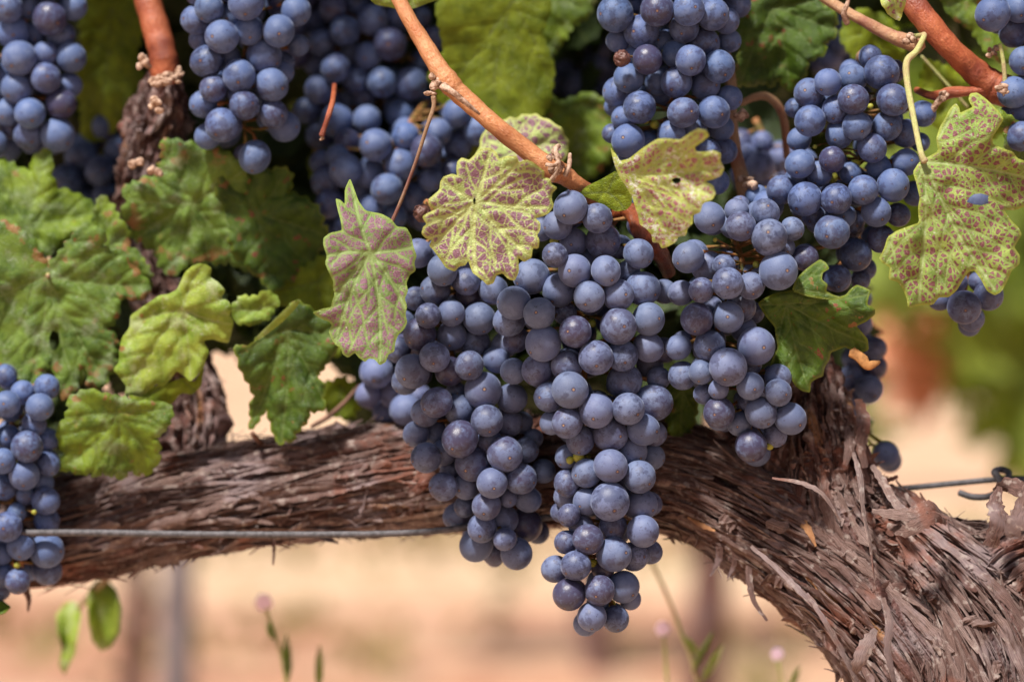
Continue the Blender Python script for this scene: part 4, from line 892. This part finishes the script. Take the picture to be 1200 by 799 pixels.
flower([(395,1500),(380,900),(374,810),(374,770)], None, .19, 'blurred green grass shoot right of the leftmost wildflower', 7, [((374,810),(375,755),4)])

# ------------------------------------------------------------------ bunches of grapes
import bmesh
def berry_mesh(seed, sub=4):
    bm = bmesh.new(); bmesh.ops.create_icosphere(bm, subdivisions=sub, radius=1)
    q = random.Random(seed); d = [(Vector((q.gauss(0, 1), q.gauss(0, 1), q.gauss(0, 1))).normalized(), q.uniform(-.03, .025), q.uniform(1.2, 4)) for _ in range(7)]
    el_ = q.uniform(1.0, 1.05)
    for v in bm.verts:
        n = v.co.normalized(); f = 1+sum(a*math.exp(-k*(1-n.dot(m))) for m, a, k in d)
        r = math.hypot(n.x, n.y)
        if n.z > 0: f -= .022*math.exp(-(r/.09)**2)
        v.co = Vector((n.x*f, n.y*f, n.z*f*el_))
    me = bpy.data.meshes.new('berry'); bm.to_mesh(me); bm.free(); me.polygons.foreach_set('use_smooth', [True]*len(me.polygons)); return me
BM = [berry_mesh(s) for s in range(8)]
for me in BM: me.materials.append(M_BERRY)
GBM = berry_mesh(40, 3); GBM.materials.append(M_GREENB)
def shrivel_mesh():
    me = berry_mesh(77, 4)
    co = np.empty(len(me.vertices)*3); me.vertices.foreach_get('co', co); co = co.reshape(-1, 3)
    nz_ = noise3(co*np.array([2.2, 2.2, .9])+5); co *= (1-.45*np.abs(nz_)-.08)[:, None]
    me.vertices.foreach_set('co', co.ravel()); me.update(); me.materials.append(M_DRYB); return me
SHM = shrivel_mesh()

def conv(base, text):
    """reading of a picture crop: base = (x0, y0) of the crop, three times enlarged; entries x,y,r[,layer]"""
    out = []
    for e in text.split():
        v = e.split(','); lay = v[3] if len(v) > 3 else 'f'
        out.append([base[0]+float(v[0])/3, base[1]+float(v[1])/3, float(v[2])/3, lay])
    return out
def bunch(label, berries, yc, depth, hook, tint=(.175, .205, .40), greens=(), fill=25, dry=(), group='bunches of ripe dark blue grapes', fill_above=0, lay=(0, .0045, .010)):
    q = random.Random(len(berries)*13+int(hook[0]))
    xs = np.array([b[0] for b in berries]); ys = np.array([b[1] for b in berries]); rs = np.array([b[2] for b in berries])
    def row(y):
        m = np.abs(ys-y) < 34
        if not m.any(): m = np.abs(ys-y) < 80
        lo, hi = (xs-rs)[m].min(), (xs+rs)[m].max(); return (lo+hi)/2, max(24, (hi-lo)/2)
    placed = []   # [x,y,z,r, px,py,rp,kind]
    order = sorted(berries, key=lambda b: 'fmb'.index(b[3]))
    for b in order:
        mid, half = row(b[1]); t = min(1, abs(b[0]-mid)/half)
        d0 = min(depth, half*.95/K); y = yc-d0*math.sqrt(max(0, 1-.95*t*t))+lay['fmb'.index(b[3])]
        for _ in range(60):
            w = P(b[0], b[1], y); r = b[2]*1.035/K*(1+y); mv = 0
            for p in placed:
                lim = .915*(r+p[3]); dx2 = (w.x-p[0])**2+(w.z-p[2])**2
                if dx2 < lim*lim and abs(w.y-p[1]) < math.sqrt(lim*lim-dx2)-1e-6:
                    ny = p[1]+math.sqrt(lim*lim-dx2)
                    if ny > y+1e-7: y = ny; mv = 1; w = P(b[0], b[1], y)
            if not mv: break
        placed.append([w.x, w.y, w.z, b[2]*1.035/K*(1+y), b[0], b[1], b[2], 'berry'])
    nfront = len(placed)
    # berries round the back of the bunch, kept inside its outline
    tries = 0; cnt = 0
    inner = []; fill += 60
    while cnt < fill and tries < fill*60:
        tries += 1; b = q.choice(berries); mid, half = row(b[1]); d0 = min(depth, half*.95/K)
        x = mid+(b[0]-mid)*q.uniform(.2, .85)+q.uniform(-6, 6); yy = b[1]+q.uniform(-12, 12); rp = b[2]*q.uniform(.8, 1.0)
        if np.min(np.hypot(xs-x, ys-yy)-rs*.55) > 0: continue
        t = min(1, abs(x-mid)/half); y = yc+q.uniform(-.3, 1.0)*d0*math.sqrt(max(.02, 1-t*t)); w = P(x, yy, y); r = rp/K*(1+y)
        if all((w.x-p[0])**2+(w.y-p[1])**2+(w.z-p[2])**2 > (.93*(r+p[3]))**2 for p in placed) and \
           all(p[1] < w.y or math.hypot(w.x-p[0], w.z-p[2]) > (r+p[3])*.9 for p in placed[:nfront]):
            placed.append([w.x, w.y, w.z, r, x, yy, rp, 'berry']); cnt += 1
    if len(placed) > 96: inner = placed[96:]; placed = placed[:96]
    for g in greens: 
        w = P(g[0], g[1], yc-depth*(g[3]-.35)); placed.append([w.x, w.y, w.z, g[2]*.9/K, g[0], g[1], g[2], 'green'])
    for g in dry:
        w = P(g[0], g[1], yc-depth*g[3]); placed.append([w.x, w.y, w.z, g[2]/K, g[0], g[1], g[2], 'dry'])
    hk = P(hook[0], hook[1], hook[2] if len(hook) > 2 else yc)
    root = empty('grape_bunch', hk, label, 'grape bunch', group)
    # stalk: main axis and a short pedicel to each berry
    top, bot = ys.min(), ys.max(); axis = [(hook[0], hook[1], hook[2] if len(hook) > 2 else yc, 4.2)]
    for k in range(5):
        yy = top+(bot-top)*(k+.3)/5; mid, half = row(yy); axis.append((mid+q.uniform(-3, 3), yy, yc+.001, 3.6-.45*k))
    if abs(axis[1][1]-axis[0][1]) < 8 and len(axis) > 2: axis.pop(1)
    V, F = tube_geo(axis, 8, 5, .15)
    A = [(c[0], c[1], c[2]) for c in catmull(axis, 6)]; AW = [P(*a) for a in A]
    for i, p in enumerate(placed):
        w = Vector(p[:3]); a = min(range(len(AW)), key=lambda j: (AW[j]-w).length+max(0, w.z-AW[j].z)*.7); s = AW[a]
        dv = w-s; L = dv.length; out = dv.normalized() if L > 1e-5 else Vector((0, -1, 0))
        pole = (out+Vector((q.uniform(-.5, .5), q.uniform(-.35, .35), q.uniform(-.9, .2)))).normalized()
        e = w-pole*p[3]*.93; b0 = len(V); n_ = 5; m_ = (s+e)/2+Vector((q.uniform(-1, 1), q.uniform(-1, 1), q.uniform(-1, 1)))*.0015
        pr = .00055 if p[7] == 'berry' else .0003
        ring = [s, m_, e]
        for j, c_ in enumerate(ring):
            T = (ring[min(j+1, 2)]-ring[max(j-1, 0)]).normalized(); u_ = T.orthogonal().normalized(); v_ = T.cross(u_)
            rr = pr*(1.1 if j < 2 else 1.9)
            for k in range(n_): V.append(c_+(u_*math.cos(k*6.283/n_)+v_*math.sin(k*6.283/n_))*rr)
        for j in range(2):
            for k in range(n_): F.append((b0+j*n_+k, b0+j*n_+(k+1) % n_, b0+(j+1)*n_+(k+1) % n_, b0+(j+1)*n_+k))
        me = {'berry': BM[q.randrange(8)], 'green': GBM, 'dry': SHM}[p[7]]
        o = bpy.data.objects.new({'berry': 'berry', 'green': 'unripe_berry', 'dry': 'shrivelled_berry'}[p[7]], me); COL.objects.link(o)
        o.parent = root; o.location = w-hk
        qt = Vector((0, 0, 1)).rotation_difference(pole) @ Quaternion((0, 0, 1), q.uniform(0, 6.28)); o.rotation_mode = 'QUATERNION'; o.rotation_quaternion = qt
        o.scale = [p[3]*q.uniform(.965, 1.035) for _ in range(3)]
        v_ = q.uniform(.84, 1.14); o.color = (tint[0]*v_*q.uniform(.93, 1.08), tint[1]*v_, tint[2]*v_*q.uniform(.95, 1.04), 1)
        if p[7] == 'green': o['label'] = 'tiny hard green berry'
        if p[7] == 'dry': o['label'] = 'shrivelled brown berry'
    mesh_ob('stalk', V, F, M_STALK, root)
    if inner:                                                # past a hundred: the hidden ones at the core as one part
        IV, IF = [], []
        for p in inner: blob_geo(Vector(p[:3]), p[3], int(p[4]), IV, IF, .02)
        ob = mesh_ob('inner_berries', IV, IF, M_BERRY, root); ob.color = (*tint, 1); ob['kind'] = 'stuff'
    return root
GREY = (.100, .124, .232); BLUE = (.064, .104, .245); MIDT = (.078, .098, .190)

H = conv((450,180), "655,190,58 610,253,50 750,228,52 555,262,45,b 600,357,43 667,312,50,m 770,308,60 895,352,52 672,412,57 780,412,52 518,432,62,m 615,480,55 457,525,58 722,503,54 823,497,55 910,475,60 985,485,42,b 545,562,53 440,588,54,m 637,560,40,b 672,627,57 560,667,62 465,655,44,m 425,672,46,m 823,606,62 930,582,56 745,717,60 838,710,54 930,680,52 985,690,45,b 643,745,55,m 540,760,56 455,765,46 935,745,46,b 965,790,40,b 845,800,60,m 900,250,46,b 830,330,42,b 860,415,40,b 700,370,40,b")
H += conv((450,400), "655,170,63 580,195,52,m 747,242,62 643,285,54 858,238,55 947,215,64,m 690,348,52,m 590,285,42,m 797,328,58,m 912,310,57 952,325,42,b 870,385,54,m 940,405,45,b 645,405,44,m 797,438,59 712,463,49 898,475,56 645,497,48 642,545,44,m 712,562,47,m 795,562,65 905,573,56,m 935,570,40,b 650,610,40 805,652,50,m 910,667,56 692,650,44,m 717,695,54 640,705,42,m 932,738,44,b 808,748,60 878,755,50,m 620,600,34,b 760,520,44,b 830,520,40,b")
H += conv((560,533), "272,400,46,m 345,388,52 320,490,57 428,475,52 512,463,56,m 535,505,38,b 400,568,52 378,592,42,b 485,575,45,m 440,400,40,b 420,520,38,b")
bunch('longest bunch, sharp, hanging in the centre and tapering to a point below the arm', H, .018, .024, (700,215,.02), GREY, [(649,283,5.5,.9),(694,379,5,.9),(678,535,7.5,.9),(668,539,5,.9),(688,535,4.5,.5),(695,659,5.5,.8),(717,707,5,.5)], 30)

I = conv((450,180), "205,410,52 180,480,52,m 290,450,48,m 300,510,46,b 155,570,44 237,560,48 335,580,55,m 125,635,58,m 238,640,50,m 320,665,52,m 178,715,52 385,480,50 110,510,42,b 120,350,50,m 395,725,46,m 300,745,52 100,765,62 230,765,50,m 50,690,46,b 180,350,46,b 260,380,44,b 70,590,40,b")
I += conv((450,400), "330,20,48,b 75,140,46,b 348,172,63 450,200,52,m 185,215,52 265,240,53 145,250,48,m 255,180,38,b 362,278,54 435,285,50,b 484,285,40,b 112,325,44,m 178,325,44,m 267,342,64 370,350,44,m 425,395,60 500,380,44,b 148,408,52 210,390,46,m 310,430,60 230,457,34,b 380,497,54 480,482,54 560,455,42,b 208,510,50 288,510,46,m 525,340,34,b 285,580,40,m 360,577,50 437,550,32,b 505,555,45,b 258,615,48,m 345,655,50 420,625,52 495,645,58,m 325,715,57 425,695,40,m 540,670,40,b 385,745,40,b 465,745,57,m 445,460,44,b")
bunch('bunch left of the longest one, partly under the round blotched leaf', I, .034, .024, (500,235,.03), MIDT, [], 24, dry=[(495,250,13,.9),(531,397,13,1.0)][:1])

J = conv((800,240), "95,45,55 205,75,52 290,30,50,m 385,85,42 305,115,62 355,150,40,b 20,185,55 85,215,55,m 145,215,40,m 65,300,43 158,275,55 240,285,47,m 337,232,65 430,188,46,m 190,20,42,b 205,360,52,m 160,395,53 50,400,57 95,495,56 258,497,65 160,570,65 65,588,44,m 238,637,48 335,605,46,m 335,660,48 127,648,36 128,730,53 275,730,54 378,750,56 200,770,42,m 75,665,36,b 215,440,44,b -15,500,45,m 240,848,57 -5,310,44,b 0,600,50,b 240,560,38,b 325,810,42,b 230,690,36,b 100,360,40,b 250,380,36,b")
J += [[740+8,347,12,'b'],[765,318,14,'b']][:0]
bunch('bunch right of the longest one, its rounded foot resting above the bark', J, .012, .024, (852,262,.03), GREY, [(886,310,4.5,1.0),(838,281,3,.9),(902,522,5.5,.7),(800,310,3,1.0)], 22)

G_ = conv((800,0), "700,255,60 745,250,40,b 600,275,50,m 510,290,47 445,328,52 600,350,52 740,352,55 540,385,50,m 490,360,40,b 448,425,53 612,443,50 550,475,47,m 720,443,52 665,520,50,m 785,470,48,m 845,400,45,m 835,500,34,b 395,380,35,b 525,560,45 785,570,46,m 412,577,50 740,652,57 635,668,52 680,745,52 757,755,42,m 815,680,42,b 430,700,58 540,700,55 345,668,50,m 400,630,40,b 300,725,52,m 480,610,44,b 460,760,40,b 410,490,42,b 260,690,40,b 690,590,44,b 590,610,40,b 570,760,40,b 660,200,40,b")
G_ += conv((800,240), "525,95,60 608,175,58,m 545,258,48 697,120,48,m 625,262,34,b 480,60,44,b 600,60,40,b 640,225,40,b 430,185,46,m")
bunch('blue bunch hanging under the red canes at right, behind the pale leaf petiole', G_, .032, .028, (1010,85,.05), BLUE, [(1003,192,6,.9),(975,208,8,.8),(1020,125,4,1.1),(955,172,3,1.0),(965,178,3,1.0)], 8)

E = conv((660,0), "183,50,62 330,35,60 440,35,55 525,50,56,m 425,100,52,m 575,75,44,m 275,113,60 192,145,42,m 295,210,50 490,155,57,m 585,145,42,b 448,213,55 548,235,55 398,290,54 500,303,50 230,275,50,m 335,285,48,m 585,345,44,m 268,378,57 195,325,54,m 530,395,57 422,398,55 180,375,34,b 212,415,42,b 380,475,50,m 228,495,57 172,470,34,b 300,515,48,m 555,450,44,b 505,535,48,m 565,530,44,b 540,640,44,m 225,572,40,m 610,15,50,m 240,10,44,b 395,190,48,b 255,200,40,b 460,455,44,b 225,710,44,m 420,-45,56 520,-50,56 310,-60,58 200,-50,56 600,-70,54 250,-130,56,m 360,-140,58 470,-130,56 560,-150,54 340,330,38,b 350,150,40,b")
bunch('tall bunch hanging from the top edge between the orange cane and the dark toothed leaf', E, .036, .028, (812,-55,.05), BLUE, [(767,146,6,.9),(778,60,3,.9),(757,142,4,.9)], 26, dry=[(729,69,12,1.0)])

C_ = conv((0,0), "780,130,58 875,110,50 980,110,55 928,197,60 728,215,58 840,267,58 750,312,47 955,300,57 860,370,50 960,400,50,m 715,365,48,m 780,440,60 730,480,45,b 1000,445,52,m 895,552,56 690,70,52,m 735,30,50 865,10,60 820,55,48,m 990,255,42,b 705,140,38,b 1040,40,52 985,0,45,m 1000,220,36,b 940,355,40,b 800,200,44,b 700,-30,50 790,-50,55 900,-90,58 1000,-70,55 820,-130,55 930,-170,56 1050,160,36,b 840,330,40,b")
bunch('bunch at upper left with a single berry dangling under it', C_, .062, .026, (300,-75,.08), BLUE, [], 24)

A_ = conv((0,0), "30,30,50 175,65,60 100,20,48,m 255,25,48 45,115,55 120,120,42,b 215,125,47,m 68,205,60 160,190,42,m 250,203,52 160,275,52 60,310,55 5,265,40,m 245,300,42,m 215,365,52 105,400,52 25,395,47,m 203,475,60 100,475,50,m 40,450,42,b -50,330,52 -60,220,55 -50,120,52 -60,20,54 -60,420,50 60,-60,56 170,-50,55 -40,-70,55 110,-150,55 -20,505,46,m 30,520,44,b")
bunch('bunch cut by the left edge in the top left corner', A_, .095, .030, (20,-60,.10), BLUE, [], 18)
Bk = conv((0,0), "370,445,47,m 285,550,55,m 350,600,54 420,530,50 235,635,58 375,690,52 300,700,44,m 360,740,45,m 440,640,40,b 320,500,40,b 300,630,44,b 410,600,42,b")
bunch('small shadowy bunch behind the knobbly old spur at left', Bk, .15, .026, (125,130,.15), BLUE, [], 10)
D1 = conv((200,0), "440,185,52,m 530,150,46,m 612,108,52 580,240,50 695,195,50,m 770,155,58 710,70,54 570,30,50 655,10,44,m 510,225,44,b 520,315,48 655,280,50,m 745,290,52 845,295,60 480,390,46 585,425,57 525,475,50,m 690,420,50 810,400,55,m 930,140,46,m 680,345,38,b 430,90,50,m 500,70,46,b 800,60,50 870,60,44,b 760,-30,55 650,-60,54 560,-50,55 470,-20,52 700,-130,55 840,-20,50,m 900,220,44,b 640,190,42,b 560,350,40,b 620,350,42,b 880,370,44,b")
bunch('large dark bunch in shade behind the orange cane at top left of centre', D1, .14, .030, (420,-40,.14), BLUE, [], 14)
D2 = conv((200,0), "940,465,47,m 1005,400,47,m 1080,460,52 1010,505,56 900,530,56 810,580,55,m 720,510,56 825,480,48,m 700,610,52,m 615,600,56 760,665,54 585,550,42,b 545,640,52,m 915,630,44,m 665,665,42,b 700,735,47,m 990,600,40,m 560,720,52 865,690,52,m 620,500,44,b 530,570,40,b 640,740,44,b 780,760,50,m 620,800,50,m 890,760,50,m 560,800,44,b 950,560,40,b 850,540,40,b")
bunch('dark blue bunch behind the thin brown petiole, above the purple leaf', D2, .105, .028, (500,120,.12), BLUE, [], 22)
N = conv((800,0), "1090,50,60 1180,30,50 1165,115,52,m 1200,215,50 1165,325,56 1210,300,46,m 1195,395,44,m 1190,480,52 1130,-30,50,m 1220,-30,54 1270,60,54 1280,160,54 1270,260,54 1280,370,54 1270,460,52 1150,400,34,b 1230,120,46,b 1240,520,46,m")
bunch('bunch cut by the right edge in the top right corner, with rubbed shiny berries', N, .022, .026, (1205,-30,.03), BLUE, [], 14)
O = conv((0,400), "25,220,47 140,230,46 120,290,42,m 95,370,56 165,345,42,m 30,335,42,b 10,420,44 85,470,52 170,430,42,m 160,560,46,m 15,510,46 25,650,51 75,718,48 165,735,58 165,805,52,m 62,842,42,m 5,745,40,m 10,820,42,m -50,250,52 -60,350,54 -50,450,50 -60,560,54 -50,680,54 -60,790,50 150,495,40,b 165,630,44,b 100,800,40,b 20,120,40,m 165,160,46,m 80,180,42,b 0,870,38,b 90,540,34,b 60,600,34,b")
bunch('bunch low at the left edge hanging in front of the arm', O, .060, .026, (10,415,.085), BLUE, [(18,533,3.5,.9),(20,662,4.5,.9),(40,600,3.5,.9)], 22)
Lb = [[1025,408,14,'f'],[1018,456,17,'f'],[990,480,18,'m'],[1024,430,15,'m'],[998,443,15,'m'],[995,458,15,'b'],[1008,380,14,'b'],[1008,330+20,13,'b'],[1010,400,13,'b'],[1002,470,13,'b'],[1000,420,14,'b'],[1038,533,15.5,'f']]
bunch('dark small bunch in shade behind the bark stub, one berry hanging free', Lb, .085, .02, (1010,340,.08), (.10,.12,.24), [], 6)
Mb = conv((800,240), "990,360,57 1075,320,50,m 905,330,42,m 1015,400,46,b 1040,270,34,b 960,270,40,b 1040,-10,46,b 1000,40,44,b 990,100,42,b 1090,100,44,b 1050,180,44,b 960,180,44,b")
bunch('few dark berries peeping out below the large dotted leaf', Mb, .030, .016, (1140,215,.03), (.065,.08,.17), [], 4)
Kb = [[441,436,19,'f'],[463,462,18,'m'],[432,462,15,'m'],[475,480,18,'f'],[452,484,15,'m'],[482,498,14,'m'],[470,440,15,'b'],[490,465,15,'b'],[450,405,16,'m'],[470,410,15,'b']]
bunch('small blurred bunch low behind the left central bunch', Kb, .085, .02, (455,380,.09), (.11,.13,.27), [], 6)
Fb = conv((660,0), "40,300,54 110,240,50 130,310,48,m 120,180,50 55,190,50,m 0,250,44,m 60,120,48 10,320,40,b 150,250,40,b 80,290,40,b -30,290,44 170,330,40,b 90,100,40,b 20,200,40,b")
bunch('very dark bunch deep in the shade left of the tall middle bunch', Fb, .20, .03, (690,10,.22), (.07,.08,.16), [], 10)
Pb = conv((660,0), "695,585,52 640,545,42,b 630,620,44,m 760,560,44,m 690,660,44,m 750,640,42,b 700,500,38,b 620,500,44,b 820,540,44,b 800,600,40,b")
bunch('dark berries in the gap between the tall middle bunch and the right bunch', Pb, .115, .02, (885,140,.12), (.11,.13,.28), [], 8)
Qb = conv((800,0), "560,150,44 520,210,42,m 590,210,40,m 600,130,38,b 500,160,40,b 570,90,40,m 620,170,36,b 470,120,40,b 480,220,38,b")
bunch('small bunch tinted dark for shade behind the toothed leaf, above the right bunch', Qb, .16, .02, (980,20,.17), (.08,.09,.19), [], 6)  # berry tint lowered, the shade here is put into the colour
